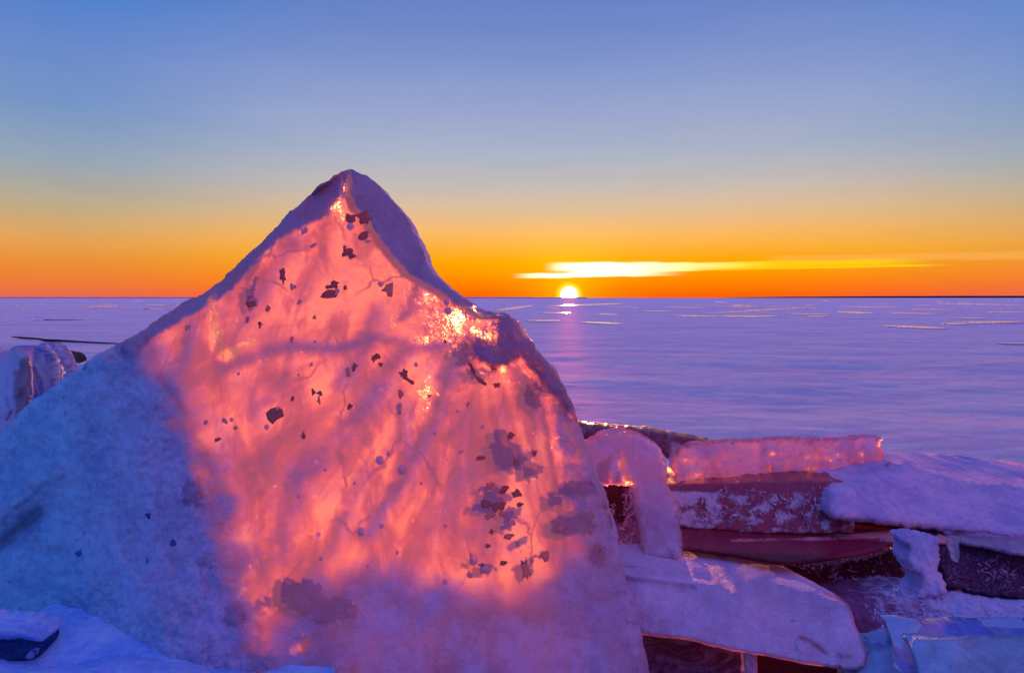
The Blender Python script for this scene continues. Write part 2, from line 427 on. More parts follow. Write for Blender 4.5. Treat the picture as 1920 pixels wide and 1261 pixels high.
def dark_pair(name, base=(0.30, 0.05, 0.09), crust=(0.75, 0.52, 0.66), cov=0.55, sharp=0.05, scale=85, rough=0.2, warpy=4.0, stretch=(1, 1, 1.3)):
    """dark clear ice, with 'frost' = pale ice crystals and rime in it"""
    m, t, out = newmat(name)
    p = objco(t); fr = t.attr('frost'); tn = t.attr('tone')
    n = t.noise(t.mapping(p, stretch), scale, 7, 0.68, warpy)
    n2 = t.noise(p, scale*5, 4, 0.6)
    f = t.mr(t.m('ADD', n, t.m('MULTIPLY_ADD', fr, 0.8, -0.4)), cov-sharp, cov+sharp)
    bs = t.mix(t.m('MULTIPLY', n2, tn), (base[0]*0.35, base[1]*0.35, base[2]*0.35, 1), tuple(min(1, b*2.2) for b in base)+(1,))
    c = t.mix(f, bs, t.mix(n2, tuple(x*0.5 for x in crust)+(1,), crust+(1,)))
    b = t.node('ShaderNodeBsdfPrincipled'); t.link(c, b.inputs['Base Color'])
    t.put(b.inputs['Roughness'], t.mr(f, 0, 1, rough, 0.55)); b.inputs['IOR'].default_value = 1.31; b.inputs['Specular IOR Level'].default_value = 0.2
    t.link(t.bump(t.m('ADD', t.m('MULTIPLY', f, 0.6), t.m('MULTIPLY', n2, 0.35)), 0.7, 0.006), b.inputs['Normal'])
    t.link(b.outputs[0], out.inputs[0])
    return [m, m]
DARK = dark_pair('dark_ice')
DARKRED = dark_pair('dark_red_ice', base=(0.12, 0.010, 0.026), crust=(0.60, 0.26, 0.42), cov=0.60, scale=75)
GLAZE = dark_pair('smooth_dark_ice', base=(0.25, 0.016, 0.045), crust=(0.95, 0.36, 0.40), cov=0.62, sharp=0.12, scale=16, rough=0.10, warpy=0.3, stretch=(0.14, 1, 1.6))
RUBBLE = dark_pair('frosted_rubble_ice', base=(0.20, 0.06, 0.16), crust=(0.66, 0.62, 0.90), cov=0.50, sharp=0.16, scale=26, rough=0.3, warpy=1.2)

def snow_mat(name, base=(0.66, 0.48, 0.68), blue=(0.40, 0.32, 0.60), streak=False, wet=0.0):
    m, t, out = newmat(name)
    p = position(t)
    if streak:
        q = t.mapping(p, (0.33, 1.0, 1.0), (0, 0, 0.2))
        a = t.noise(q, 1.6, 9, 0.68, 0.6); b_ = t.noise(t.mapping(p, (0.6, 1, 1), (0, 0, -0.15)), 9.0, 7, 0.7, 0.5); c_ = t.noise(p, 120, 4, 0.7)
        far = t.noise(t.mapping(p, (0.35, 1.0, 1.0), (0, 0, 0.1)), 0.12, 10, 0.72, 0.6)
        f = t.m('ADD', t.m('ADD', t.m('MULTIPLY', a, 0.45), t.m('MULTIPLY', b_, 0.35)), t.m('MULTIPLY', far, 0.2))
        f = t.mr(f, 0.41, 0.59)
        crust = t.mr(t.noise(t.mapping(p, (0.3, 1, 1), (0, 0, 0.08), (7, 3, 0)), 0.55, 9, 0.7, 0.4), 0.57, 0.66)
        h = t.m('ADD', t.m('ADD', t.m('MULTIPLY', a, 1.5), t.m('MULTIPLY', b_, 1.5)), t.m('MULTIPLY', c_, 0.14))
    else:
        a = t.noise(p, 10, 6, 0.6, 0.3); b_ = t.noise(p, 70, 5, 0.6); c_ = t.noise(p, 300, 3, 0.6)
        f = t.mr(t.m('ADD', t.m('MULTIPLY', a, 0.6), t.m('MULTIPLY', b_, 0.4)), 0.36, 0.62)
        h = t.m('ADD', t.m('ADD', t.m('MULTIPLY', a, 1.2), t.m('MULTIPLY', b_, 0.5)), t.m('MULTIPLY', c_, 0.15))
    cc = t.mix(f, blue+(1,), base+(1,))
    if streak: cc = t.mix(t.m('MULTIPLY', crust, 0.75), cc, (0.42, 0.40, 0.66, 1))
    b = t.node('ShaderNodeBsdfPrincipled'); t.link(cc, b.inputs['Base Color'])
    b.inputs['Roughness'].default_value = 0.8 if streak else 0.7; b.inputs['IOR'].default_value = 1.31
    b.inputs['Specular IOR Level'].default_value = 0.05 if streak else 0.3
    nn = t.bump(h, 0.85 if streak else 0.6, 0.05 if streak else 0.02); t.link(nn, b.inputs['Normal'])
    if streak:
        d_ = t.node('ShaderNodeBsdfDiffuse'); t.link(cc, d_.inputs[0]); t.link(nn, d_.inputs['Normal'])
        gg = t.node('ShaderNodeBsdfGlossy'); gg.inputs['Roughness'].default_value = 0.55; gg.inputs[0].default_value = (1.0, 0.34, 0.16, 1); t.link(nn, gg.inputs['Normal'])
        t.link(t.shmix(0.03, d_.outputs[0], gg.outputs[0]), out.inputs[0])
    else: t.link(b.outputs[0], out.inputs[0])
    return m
FIELD = snow_mat('wind_packed_snow', streak=True, base=(1.0, 0.93, 0.86), blue=(0.76, 0.70, 0.82))
SNOW = snow_mat('fresh_snow')
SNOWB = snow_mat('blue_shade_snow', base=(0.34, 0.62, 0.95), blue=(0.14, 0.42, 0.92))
def simple(name, c, rough=0.4, bump=0.4, sc_=120, var=0.5):
    m, t, out = newmat(name); p = objco(t)
    n = t.noise(p, sc_, 5, 0.6)
    cc = t.mix(n, tuple(x*(1-var) for x in c)+(1,), tuple(min(1, x*(1+var)) for x in c)+(1,))
    b = t.node('ShaderNodeBsdfPrincipled'); t.link(cc, b.inputs['Base Color']); b.inputs['Roughness'].default_value = rough
    b.inputs['IOR'].default_value = 1.31
    t.link(t.bump(n, bump, 0.003), b.inputs['Normal']); t.link(b.outputs[0], out.inputs[0]); return m
DEBRIS = simple('frozen_dirt', (0.90, 0.20, 0.13), 0.5, var=0.3)
PIT = simple('dark_pit', (0.04, 0.07, 0.30), 0.6)
BUBBLE = simple('trapped_air_bubble', (0.85, 0.36, 0.42), 0.06, 0.05, var=0.2)
DEBRIS2 = simple('frozen_grit', (0.48, 0.10, 0.08), 0.5, var=0.4)
DEBRIS3 = simple('cloudy_pocket', (0.95, 0.30, 0.28), 0.35, var=0.3)
SLIVER = simple('dark_sliver', (0.02, 0.012, 0.02), 0.7)
SHORE = simple('distant_shore', (0.035, 0.02, 0.05), 0.9)
m_, t, out = newmat('bare_lake_ice')
p = position(t)
b = t.node('ShaderNodeBsdfGlossy'); b.inputs['Roughness'].default_value = 0.16; b.inputs[0].default_value = (1.0, 0.95, 0.9, 1)
t.link(t.bump(t.noise(t.mapping(p, (0.3, 1, 1)), 0.5, 2, 0.5), 0.02, 0.05), b.inputs['Normal'])
dfb = t.node('ShaderNodeBsdfDiffuse'); dfb.inputs[0].default_value = (0.9, 0.85, 0.9, 1); t.link(t.shmix(0.32, b.outputs[0], dfb.outputs[0]), out.inputs[0]); BARE = m_
m_, t, out = newmat('clear_ice')
g = t.node('ShaderNodeBsdfGlass'); g.inputs['IOR'].default_value = 1.31; g.inputs['Roughness'].default_value = 0.08; g.inputs[0].default_value = (0.85, 0.85, 0.95, 1)
dd_ = t.node('ShaderNodeBsdfTranslucent'); dd_.inputs[0].default_value = (0.8, 0.75, 0.85, 1)
pp = objco(t); t.link(t.bump(t.noise(pp, 40, 4, 0.6, 0.8), 0.6, 0.01), g.inputs['Normal'])
t.link(t.shmix(0.45, g.outputs[0], dd_.outputs[0]), out.inputs[0]); CLEAR = m_

# ------------------------------------------------------------------ the ice field
def field():
    ys = [-14.0]
    while ys[-1] < -1: ys.append(ys[-1]+0.5)
    ys = ys+list(np.arange(-0.6, 1.6, 0.05))
    y = 1.6
    while y < 30000: ys.append(y); y *= 1.0105
    ys = np.array(ys); nx = 300
    s = np.linspace(-1, 1, nx)
    X = np.zeros((len(ys), nx)); Yg = np.repeat(ys[:, None], nx, 1)
    for i, yy in enumerate(ys):
        half = max(9.0, abs(yy)*1.6)
        X[i] = s*half
    r = np.maximum(np.abs(Yg), 1.0)
    Z = 0.034*fbm(X*0.45+Yg*0.2, Yg*0.55-X*0.1, X*0, 5, 0.5)*np.clip(r/4, 0.2, 1)*np.exp(-r/400)
    Z += 0.010*fbm(X*1.3-Yg*0.5, Yg*2.2+X*0.7, X*0+4, 5, 0.6)*np.exp(-r/40)
    Z *= 1-0.9*sstep(9, 17, r)
    Z -= 0.12*np.exp(-(((X-0.75)/0.75)**4+((Yg-1.4)/0.55)**4))
    # a hollow under the broken ice near the camera
    Z -= 0.03
    V = np.stack([X, Yg, Z], 2).reshape(-1, 3)
    ny = len(ys); F = []
    idx = np.arange(ny*nx).reshape(ny, nx)
    F = np.stack([idx[:-1, :-1], idx[:-1, 1:], idx[1:, 1:], idx[1:, :-1]], 2).reshape(-1, 4).tolist()
    o = mesh_obj('snow_field', V, F, [FIELD]); tag(o, kind='structure')
    return o
fld = field()

def ice_sheet(x0, x1, y, hpx, tilt=0.0, seed=0):
    """a patch of bare wind-polished ice lying in the snow; ends tapered"""
    n = 40; top = []; bot = []
    for i in range(n+1):
        s = i/n; px = x0+(x1-x0)*s
        hw = hpx*0.38*(math.sin(math.pi*min(max(s, 0.02), 0.98))**0.6)*(0.7+0.6*random.random())
        yy = y+tilt*(s-0.5)
        top.append((px, yy-hw)); bot.append((px, yy+hw))
    P = np.array(top+bot[::-1])
    zt = -0.012
    Y = (H-zt)*FP/(P[:, 1]-HY)
    W = world(P, Y)
    Wb = W.copy(); Wb[:, 2] -= 0.03
    m = len(P); V = np.concatenate([W, Wb])
    F = []
    for i in range(n):
        F.append((i, i+1, m-2-i, m-1-i)[::-1])
    for i in range(m): F.append((i, (i+1) % m, m+(i+1) % m, m+i))
    o = mesh_obj('ice_sheet', V, F, [BARE, SNOW], fmat=[0]*n+[1]*m, smooth=False); tag(o, kind='structure'); return o
for a in [(985, 1050, 600.5, 3.2, 0), (1092, 1170, 605, 3.6, 3), (1118, 1160, 589, 2.0, 1), (1255, 1350, 592, 3.0, 2), (1345, 1460, 592.5, 3.4, 0), (1512, 1556, 592.5, 2.4, 0),
          (1652, 1775, 612.5, 4.4, 5), (1765, 1815, 606.5, 3.2, 2), (1790, 1925, 603.5, 4.4, -2), (1570, 1640, 585.5, 4.0, 3), (1668, 1760, 587, 2.6, 3), (1390, 1500, 579.5, 1.8, -3),
          (1320, 1460, 584, 2.0, -6), (1780, 1860, 596, 2.0, 0), (1850, 1925, 585, 2.4, 1), (1755, 1925, 570, 2.0, 3), (1200, 1260, 583, 1.6, 0), (1470, 1560, 588, 2.0, 1), (1870, 1925, 643, 1.8, 1),
          (930, 1000, 577, 4.5, -9), (1020, 1180, 571, 2.2, -5), (270, 330, 571.5, 2.0, 0), (1010, 1070, 586, 1.8, 0), (1240, 1330, 576, 1.4, 1), (1560, 1700, 575, 1.6, 1), (1700, 1800, 580, 1.6, 2)]:
    ice_sheet(*a)
_r2 = random.Random(3)
for _ in range(46):
    y_ = HY+_r2.uniform(3.5, 22)**1.0; L_ = _r2.uniform(8, 60)*(y_-HY)/16; x_ = _r2.choice([_r2.uniform(1000, 1920), _r2.uniform(1250, 1920), _r2.uniform(0, 330)])
    ice_sheet(x_, x_+L_+6, y_, _r2.uniform(0.7, 1.5), _r2.uniform(-2, 2))

def far_shore():
    Y0 = 5200.0; pts = []
    xs = np.linspace(1425, 2600, 240)
    P = []
    h = 1.2+1.6*sstep(1425, 1700, xs)+0.7*fbm(xs/60, xs*0, xs*0+2, 4)+0.7*sstep(1600, 1900, xs)
    h *= sstep(1420, 1460, xs)
    top = np.stack([xs, HY-h], 1)
    A = world(top, np.full(len(xs), Y0)); B = A.copy(); B[:, 2] = -1
    C = A.copy(); C[:, 1] += 900; D = C.copy(); D[:, 2] = -1
    n = len(xs); V = np.concatenate([B, A, C, D]); F = []
    for i in range(n-1):
        for k in range(3): F.append((k*n+i, k*n+i+1, (k+1)*n+i+1, (k+1)*n+i))
    o = mesh_obj('far_shore', V, F, [SHORE]); tag(o, kind='structure')
    xs = np.linspace(-700, 1100, 300)
    top = np.stack([xs, HY-0.9-0.7*fbm(xs/25, xs*0, xs*0+6, 4)], 1)
    A = world(top, np.full(len(xs), 2400.0)); B = A.copy(); B[:, 2] = -1
    C = A.copy(); C[:, 1] += 300; C[:, 2] = -1
    n = len(xs); V = np.concatenate([B, A, C]); F = []
    for i in range(n-1):
        for k in range(2): F.append((k*n+i, k*n+i+1, (k+1)*n+i+1, (k+1)*n+i))
    o = mesh_obj('pressure_ridge', V, F, [simple('far_rough_ice', (0.16, 0.13, 0.34), 0.8)]); tag(o, kind='structure')
far_shore()

# ------------------------------------------------------------------ the great slab
OUT = [(658, 319), (640, 321), (620, 335), (600, 349), (570, 374), (540, 402), (520, 422), (480, 462), (440, 500), (405, 533), (388, 545), (350, 562), (318, 584), (290, 604), (262, 622),
       (230, 640), (200, 655), (170, 674), (140, 697), (100, 722), (60, 752), (30, 780), (0, 820), (-60, 880), (-90, 1000), (-60, 1150), (-40, 1330), (600, 1360), (1235, 1340),
       (1218, 1261), (1205, 1200), (1195, 1150), (1176, 1090), (1162, 1040), (1156, 985), (1136, 930), (1112, 870), (1097, 830), (1086, 790), (1066, 740), (1040, 690), (1008, 660),
       (988, 625), (966, 598), (945, 586), (915, 584), (905, 582), (885, 570), (860, 552), (835, 533), (812, 512), (800, 484), (788, 455), (765, 412), (745, 385), (715, 355), (690, 330), (668, 321)]
BANDL = [(658, 310), (500, 420), (380, 530), (200, 640), (250, 690), (278, 640), (330, 606), (362, 588), (400, 568), (440, 540), (500, 470), (548, 432), (580, 422), (615, 402), (640, 378), (654, 352)]
BANDR = [(658, 310), (654, 352), (668, 388), (690, 408), (706, 436), (738, 478), (768, 512), (800, 532), (836, 552), (856, 572), (880, 574), (905, 592), (950, 590), (860, 500), (780, 380), (700, 310)]
KNOB = [(880, 640), (905, 618), (930, 600), (905, 584), (950, 580), (1010, 650), (1060, 720), (1090, 800), (1040, 745), (1010, 712), (985, 690), (975, 672), (945, 690), (915, 684), (888, 668)]
FROSTL = [(-200, 760), (220, 610), (262, 640), (300, 700), (345, 790), (395, 850), (415, 930), (440, 1040), (455, 1130), (490, 1200), (530, 1300), (-200, 1400)]
BASE = [(440, 1330), (520, 1190), (600, 1090), (700, 1060), (800, 1080), (900, 1110), (1000, 1120), (1060, 1040), (1120, 960), (1100, 860), (1060, 780), (1280, 900), (1280, 1400), (440, 1400)]
VEIN_SHADOWS = [([(425, 688), (470, 672), (520, 652), (580, 648), (650, 652), (705, 632)], 15, 11, 0.75),  # cloudy veins and cracks, with their shadow streaks painted into the clarity map
         ([(690, 622), (740, 632), (800, 650), (860, 640), (890, 625)], 8, 10, 0.7), ([(1000, 700), (1012, 760), (1020, 800)], 10, 8, 0.5), ([(395, 850), (430, 900), (452, 980)], 10, 16, 0.4), ([(560, 640), (545, 700), (500, 760)], 10, 14, 0.35), ([(905, 740), (880, 790), (850, 820)], 6, 8, 0.4),
         ([(775, 650), (740, 690), (690, 765), (640, 820), (590, 870), (555, 900)], 20, 32, 0.6),
         ([(862, 690), (830, 770), (800, 830), (770, 890), (735, 940), (690, 1000)], 9, 14, 0.75),
         ([(800, 520), (780, 575), (770, 590)], 7, 6, 0.6), ([(715, 575), (700, 640), (650, 720)], 13, 16, 0.45),
         ([(560, 450), (520, 510), (470, 600), (440, 650)], 22, 18, 0.42), ([(365, 612), (350, 660), (330, 730)], 14, 20, 0.6),
         ([(600, 850), (560, 950), (520, 1040)], 26, 26, 0.45), ([(935, 760), (950, 830), (960, 890)], 10, 9, 0.45), ([(880, 880), (830, 960), (780, 1060)], 30, 22, 0.4),
         ([(870, 640), (845, 700)], 12, 10, 0.5), ([(760, 760), (770, 880), (740, 920)], 10, 14, 0.5), ([(1030, 760), (1045, 850), (1070, 960)], 7, 8, 0.5),
         ([(480, 730), (500, 850), (520, 960)], 16, 30, 0.3), ([(690, 880), (640, 1000), (600, 1080)], 14, 20, 0.45), ([(950, 900), (900, 1000)], 16, 16, 0.35),
         ([(640, 430), (560, 560)], 10, 14, 0.2), ([(975, 690), (1010, 760)], 12, 12, 0.6)]
SPOTS = [(940, 840, 20, 40), (985, 860, 14, 12), (930, 935, 26, 20), (960, 960, 20, 12), (910, 920, 10, 8), (978, 1015, 10, 9), (915, 1065, 14, 8), (988, 1066, 10, 20), (885, 1050, 6, 10), (1060, 985, 26, 20), (1075, 915, 24, 14),
         (500, 1130, 9, 9), (362, 925, 22, 28), (575, 1120, 38, 34), (440, 1150, 24, 26), (610, 1150, 30, 22), (380, 1055, 14, 18), (1010, 1040, 10, 8), (955, 855, 34, 26), (1000, 880, 20, 16), (905, 950, 16, 12), (950, 985, 16, 12), (1090, 915, 30, 14), (1040, 935, 18, 12), (900, 700, 22, 12), (870, 660, 18, 26), (1000, 740, 16, 26), (470, 560, 10, 26), (1095, 980, 22, 24), (1120, 1040, 18, 20), (640, 1140, 34, 22), (545, 1110, 20, 30)]
LIGHTS = [(437, 662, 17, 13, 1.5), (401, 590, 6, 34, 1.3), (408, 635, 9, 26, 1.3), (470, 640, 12, 8, 1.0), (655, 345, 6, 20, 2.0), (634, 398, 9, 20, 1.7), (395, 735, 6, 34, 0.5), (855, 600, 16, 30, 1.0), (835, 625, 24, 18, 0.6),
          (920, 628, 11, 18, 1.0), (800, 740, 14, 22, 0.5), (500, 905, 12, 26, 0.5), (800, 560, 30, 18, 0.35), (895, 592, 14, 8, 0.7), (640, 745, 26, 22, 0.35), (1090, 1030, 22, 34, 0.35),
          (475, 1110, 14, 24, 1.0), (520, 1140, 12, 16, 0.8), (570, 1210, 11, 12, 1.4), (905, 705, 20, 12, 0.25), (790, 640, 22, 10, 0.4), (495, 1180, 14, 36, 0.9), (472, 1090, 14, 30, 0.5), (545, 1160, 14, 12, 0.4), (480, 980, 12, 60, 0.35), (575, 1000, 12, 50, 0.3), (850, 900, 18, 40, 0.25), (640, 430, 26, 16, 0.3), (740, 600, 8, 22, 0.4), (560, 600, 50, 16, 0.2), (820, 600, 30, 24, 0.45), (860, 640, 12, 20, 0.6)]
_rs = random.Random(5)  # small sun glints scattered as painted bright spots
for _ in range(60):
    x_ = _rs.uniform(360, 1040); y_ = _rs.uniform(560, 1080)
    if x_ > 420+0.1*(y_-600) and y_ > 560+abs(x_-660)*0.15: LIGHTS.append((x_, y_, _rs.uniform(1.8, 3.2), _rs.uniform(1.8, 3.6), 1.4))
for _ in range(26): LIGHTS.append((_rs.gauss(860, 28), _rs.gauss(620, 24), _rs.uniform(2, 5), _rs.uniform(2, 6), 1.4))
for _ in range(10): LIGHTS.append((_rs.gauss(800, 12), _rs.gauss(735, 18), 2.5, 3.5, 1.4))
def slab_attrs(P, W, d):
    Pw = warp(P, 26, 60, 1); Pf = warp(P, 12, 22, 2); n = len(P)
    fine = fbm(P[:, 0]/30, P[:, 1]/30, np.full(n, 2.2), 5, 0.6); big = fbm(P[:, 0]/130, P[:, 1]/130, np.full(n, 7.2), 4, 0.5)
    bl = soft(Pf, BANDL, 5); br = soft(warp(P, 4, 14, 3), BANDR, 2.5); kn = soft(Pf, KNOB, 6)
    fl = soft(warp(P, 70, 80, 1), FROSTL, 70); bs = soft(Pw, BASE, 46)
    T = np.full(n, 1.0)
    VF = np.zeros(n)
    for L, w0, w1, s in VEIN_SHADOWS: VF = np.maximum(VF, s*stroke(warp(P, 12, 40, 4), L, w0, w1))
    for L, w0, w1, s in VEIN_SHADOWS: T *= 1-min(0.93, s*1.6)*stroke(warp(P, 12, 40, 4), L, w0*0.9, w1*1.1)*np.clip(0.8+0.8*fine, 0.3, 1)
    sp = np.zeros(n)
    Pk = warp(P, 16, 13, 5)
    for x, y, rx, ry in SPOTS:
        q = ((Pk[:, 0]-x)/rx)**2+((Pk[:, 1]-y)/ry)**2
        sp = np.maximum(sp, sstep(1.12, 0.85, q)*(1.0 if y > 700 else 0.92))
    # scattered blotches of rime down the right-hand edge
    blot = sstep(0.12, 0.30, fbm(P[:, 0]/34, P[:, 1]/42, np.full(n, 12.2), 4, 0.55)+0.55*sstep(1010, 1150, P[:, 0]-0.16*(P[:, 1]-800))-0.25)
    blot = blot*sstep(760, 860, P[:, 1])
    T *= 1-0.93*sp
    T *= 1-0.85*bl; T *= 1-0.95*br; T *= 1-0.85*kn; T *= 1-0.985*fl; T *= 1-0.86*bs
    T *= 1-0.5*blot
    rim_r = sstep(-6, 10, P[:, 0]-np.interp(P[:, 1], [640, 740, 870, 960, 1060, 1261], [1040, 1030, 1052, 1075, 1100, 1130]))*sstep(660, 740, P[:, 1])
    T *= 1-rim_r*np.clip(0.35+1.6*fbm(P[:, 0]/28, P[:, 1]/40, np.full(n, 22.2), 4, 0.6), 0, 0.8)
    crease = stroke(warp(P, 5, 30, 8), [(1032, 700), (1032, 760), (1042, 830), (1052, 880), (1062, 950), (1080, 1030)], 5)
    T *= 1-0.6*crease
    # fractures fanning out from the broken corner
    dxx = P[:, 0]-905; dyy = P[:, 1]-560; ph = np.arctan2(dxx, dyy); rr = np.hypot(dxx, dyy)
    fan = fbm(ph*7.0+0.15*fine, rr/420, np.full(n, 41.0), 5, 0.6)
    T *= np.clip(0.80+1.3*fan*sstep(80, 220, rr)*sstep(560, 680, P[:, 1]+0.3*(700-P[:, 0])), 0.30, 1.0)
    T *= np.clip(0.90+0.8*big, 0.4, 1)
    T *= 1-0.25*sstep(560, 400, P[:, 0])
    cl = np.zeros(n); hot = np.zeros(n)
    for x, y, rx, ry, s in LIGHTS:
        q = ((Pf[:, 0]-x)/rx)**2+((Pf[:, 1]-y)/ry)**2
        g = np.exp(-q); cl = np.maximum(cl, s*g*(0.12 if (y > 950 and rx > 5) else 1.0)); hot = np.maximum(hot, s*g)
    T = np.maximum(T, hot*1.0)
    F = 0.02+0.12*np.clip(fine, 0, 1)+0.16*sstep(0.0, 0.5, fbm(P[:, 0]/90, P[:, 1]/110, np.full(n, 51.0), 4, 0.6))
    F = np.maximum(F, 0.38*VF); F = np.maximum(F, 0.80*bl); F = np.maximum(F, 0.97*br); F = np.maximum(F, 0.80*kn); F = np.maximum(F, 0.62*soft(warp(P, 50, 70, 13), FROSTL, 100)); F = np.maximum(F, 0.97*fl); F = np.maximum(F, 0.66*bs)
    F = np.maximum(F, 0.60*sp); F = np.maximum(F, 0.7*blot); F = np.maximum(F, rim_r*np.clip(0.40+1.2*fbm(P[:, 0]/22, P[:, 1]/30, np.full(n, 32.2), 4, 0.6), 0, 0.8))
    F = F*(1-0.9*hot)
    tone = 0.62+0.25*big
    tone = tone*(1-0.55*bl)*(1-0.50*br)*(1-0.75*kn)*(1-0.65*sp)  # bevels painted darker, as faces turned from the sun
    tone = tone+0.25*bs*sstep(0.0, 0.25, fine+big)+0.04*bs
    crk = stroke(warp(P, 10, 30, 7), [(278, 640), (300, 700), (345, 770), (390, 850), (412, 860)], 8)
    tone -= 0.35*crk*fl+0.2*crk
    tone += fl*0.55*fbm(P[:, 0]/16, P[:, 1]/12, np.full(n, 4.2), 5, 0.7)+0.42*(fl+bs)*fbm(P[:, 0]/45, P[:, 1]/30, np.full(n, 14.2), 5, 0.65)
    tone += 0.14*fl
    skylight_blue = 0.85*sstep(520, 60, P[:, 0]-0.12*(P[:, 1]-900)+60*big+40*fine)  # blue skylight on the left side painted into the rime colour
    return {'trans': np.clip(T, 0, 1), 'frost': np.clip(F, 0, 1), 'clear': np.clip(cl, 0, 1), 'tone': np.clip(tone, 0, 1), 'skylight_blue': skylight_blue}
def slab_disp(P, W, d):
    n = len(P)
    dl, _ = dist_poly(P, [(654, 352), (640, 378), (615, 402), (548, 432), (500, 470), (440, 540), (400, 568), (330, 606), (278, 640)], False)
    bl = sstep(-6, 6, sdist(P, BANDL)); br = sstep(-3, 3, sdist(P, BANDR))
    dr, _ = dist_poly(P, [(654, 352), (668, 388), (690, 408), (738, 478), (768, 512), (800, 532), (856, 572)], False)
    z = bl*dl*0.0016*sstep(250, 380, P[:, 0])+br*dr*0.0022                          # the bevels fall away from the near face
    z += -0.012*stroke(P, [(1040, 740), (1075, 900), (1110, 1080), (1140, 1261)], 26)
    z += 0.010*stroke(P, [(1010, 740), (1035, 870), (1060, 960)], 16)
    kn = soft(warp(P, 8, 20), KNOB, 10); z += -0.03*kn+0.012*kn*fbm(P[:, 0]/22, P[:, 1]/22, np.full(n, 3.0), 4, 0.6)
    fl = soft(P, FROSTL, 30)
    z += fl*(0.024*fbm(W[:, 0]/0.11, W[:, 1]*0, W[:, 2]/0.08, 5, 0.6)+0.010*fbm(W[:, 0]/0.035, W[:, 1]*0+2, W[:, 2]/0.025, 4, 0.6, True)-0.02)
    z += -0.05*stroke(P, [(-60, 980), (20, 940), (90, 880)], 26)+0.06*stroke(P, [(-60, 1050), (10, 1015), (75, 960)], 11)
    bs = soft(P, BASE, 30); z += bs*0.008*fbm(W[:, 0]/0.06, W[:, 1]*0+5, W[:, 2]/0.06, 5, 0.58)
    return z
slab = empty('ice_monolith', (-0.2, 1.3, 0.0))
tag(slab, 'huge upright triangular slab of translucent ice glowing orange in front of the sunset', 'ice block')
bpy.context.view_layer.update()
SD = [(658, 320, 1.33), (300, 600, 1.33), (0, 820, 1.52), (-80, 1200, 1.40), (450, 700, 1.25), (700, 700, 1.22), (900, 650, 1.24), (1090, 800, 1.33), (1000, 900, 1.24), (1200, 1261, 1.20),
      (700, 1261, 1.13), (300, 1000, 1.24), (250, 1261, 1.16), (1150, 1000, 1.30), (700, 1000, 1.18), (500, 500, 1.28), (800, 500, 1.29)]
def unparent_fix(o, root):
    o.parent = root; o.matrix_parent_inverse = root.matrix_world.inverted()
    return o
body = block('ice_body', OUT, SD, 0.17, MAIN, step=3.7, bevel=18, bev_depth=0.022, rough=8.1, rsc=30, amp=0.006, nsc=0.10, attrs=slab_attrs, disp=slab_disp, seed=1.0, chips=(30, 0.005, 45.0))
unparent_fix(body, slab)
def slabY(px, py):
    P = np.array([[px, py]], float); W = world(P, tps(SD, P))
    return float(tps(SD, P)[0]+slab_disp(P, W, None)[0])
# exact depth from the built mesh
from mathutils.bvhtree import BVHTree
def bvh_of(o):
    me = o.data; return BVHTree.FromPolygons([v.co.copy() for v in me.vertices], [tuple(p.vertices) for p in me.polygons])
CAM = Vector((0, 0, H))
bv = bvh_of(body)
def hit(bv_, px, py):
    d = (at(px, py, 1.0)-CAM).normalized()
    h, nrm, i, ds = bv_.ray_cast(CAM, d)
    return h, nrm
def fleck(px, py, rx, ry, ang=0.0, mat=DEBRIS, name='debris_fleck', thick=0.35, proud=0.0008, n=18, irr=0.32):
    h, nrm = hit(bv, px, py)
    if h is None: return
    k = h.y/FP
    if nrm.y > 0: nrm = -nrm
    tx = Vector((1, 0, 0)); tx = (tx-nrm*tx.dot(nrm)).normalized(); tz = nrm.cross(tx).normalized()
    if tz.z < 0: tz = -tz
    V = []; F = []
    if irr > 0.1: n = random.choice([8, 9, 11, 13]); rx *= 1.1; ry *= 1.1; thick = 0.06; proud = 0.0002
    rad = [1+irr*1.5*random.uniform(-1, 1) for _ in range(n)]
    for s, off in ((1.0, -0.002), (0.97, proud), (0.55, proud+thick*min(rx, ry)*k*0.35)):
        for i in range(n):
            a = 2*math.pi*i/n; x = math.cos(a)*rx*rad[i]*s; y = math.sin(a)*ry*rad[i]*s
            x, y = x*math.cos(ang)-y*math.sin(ang), x*math.sin(ang)+y*math.cos(ang)
            V.append(h+tx*(x*k)+tz*(y*k)+nrm*off)
    V.append(h+nrm*(proud+thick*min(rx, ry)*k*0.42)); top = len(V)-1
    for r in range(2):
        for i in range(n):
            j = (i+1) % n; F.append((r*n+i, r*n+j, (r+1)*n+j, (r+1)*n+i))
    for i in range(n): F.append((2*n+i, 2*n+(i+1) % n, top))
    F.append(tuple(range(n))[::-1])
    o = mesh_obj(name, V, F, [mat]); unparent_fix(o, slab); return o
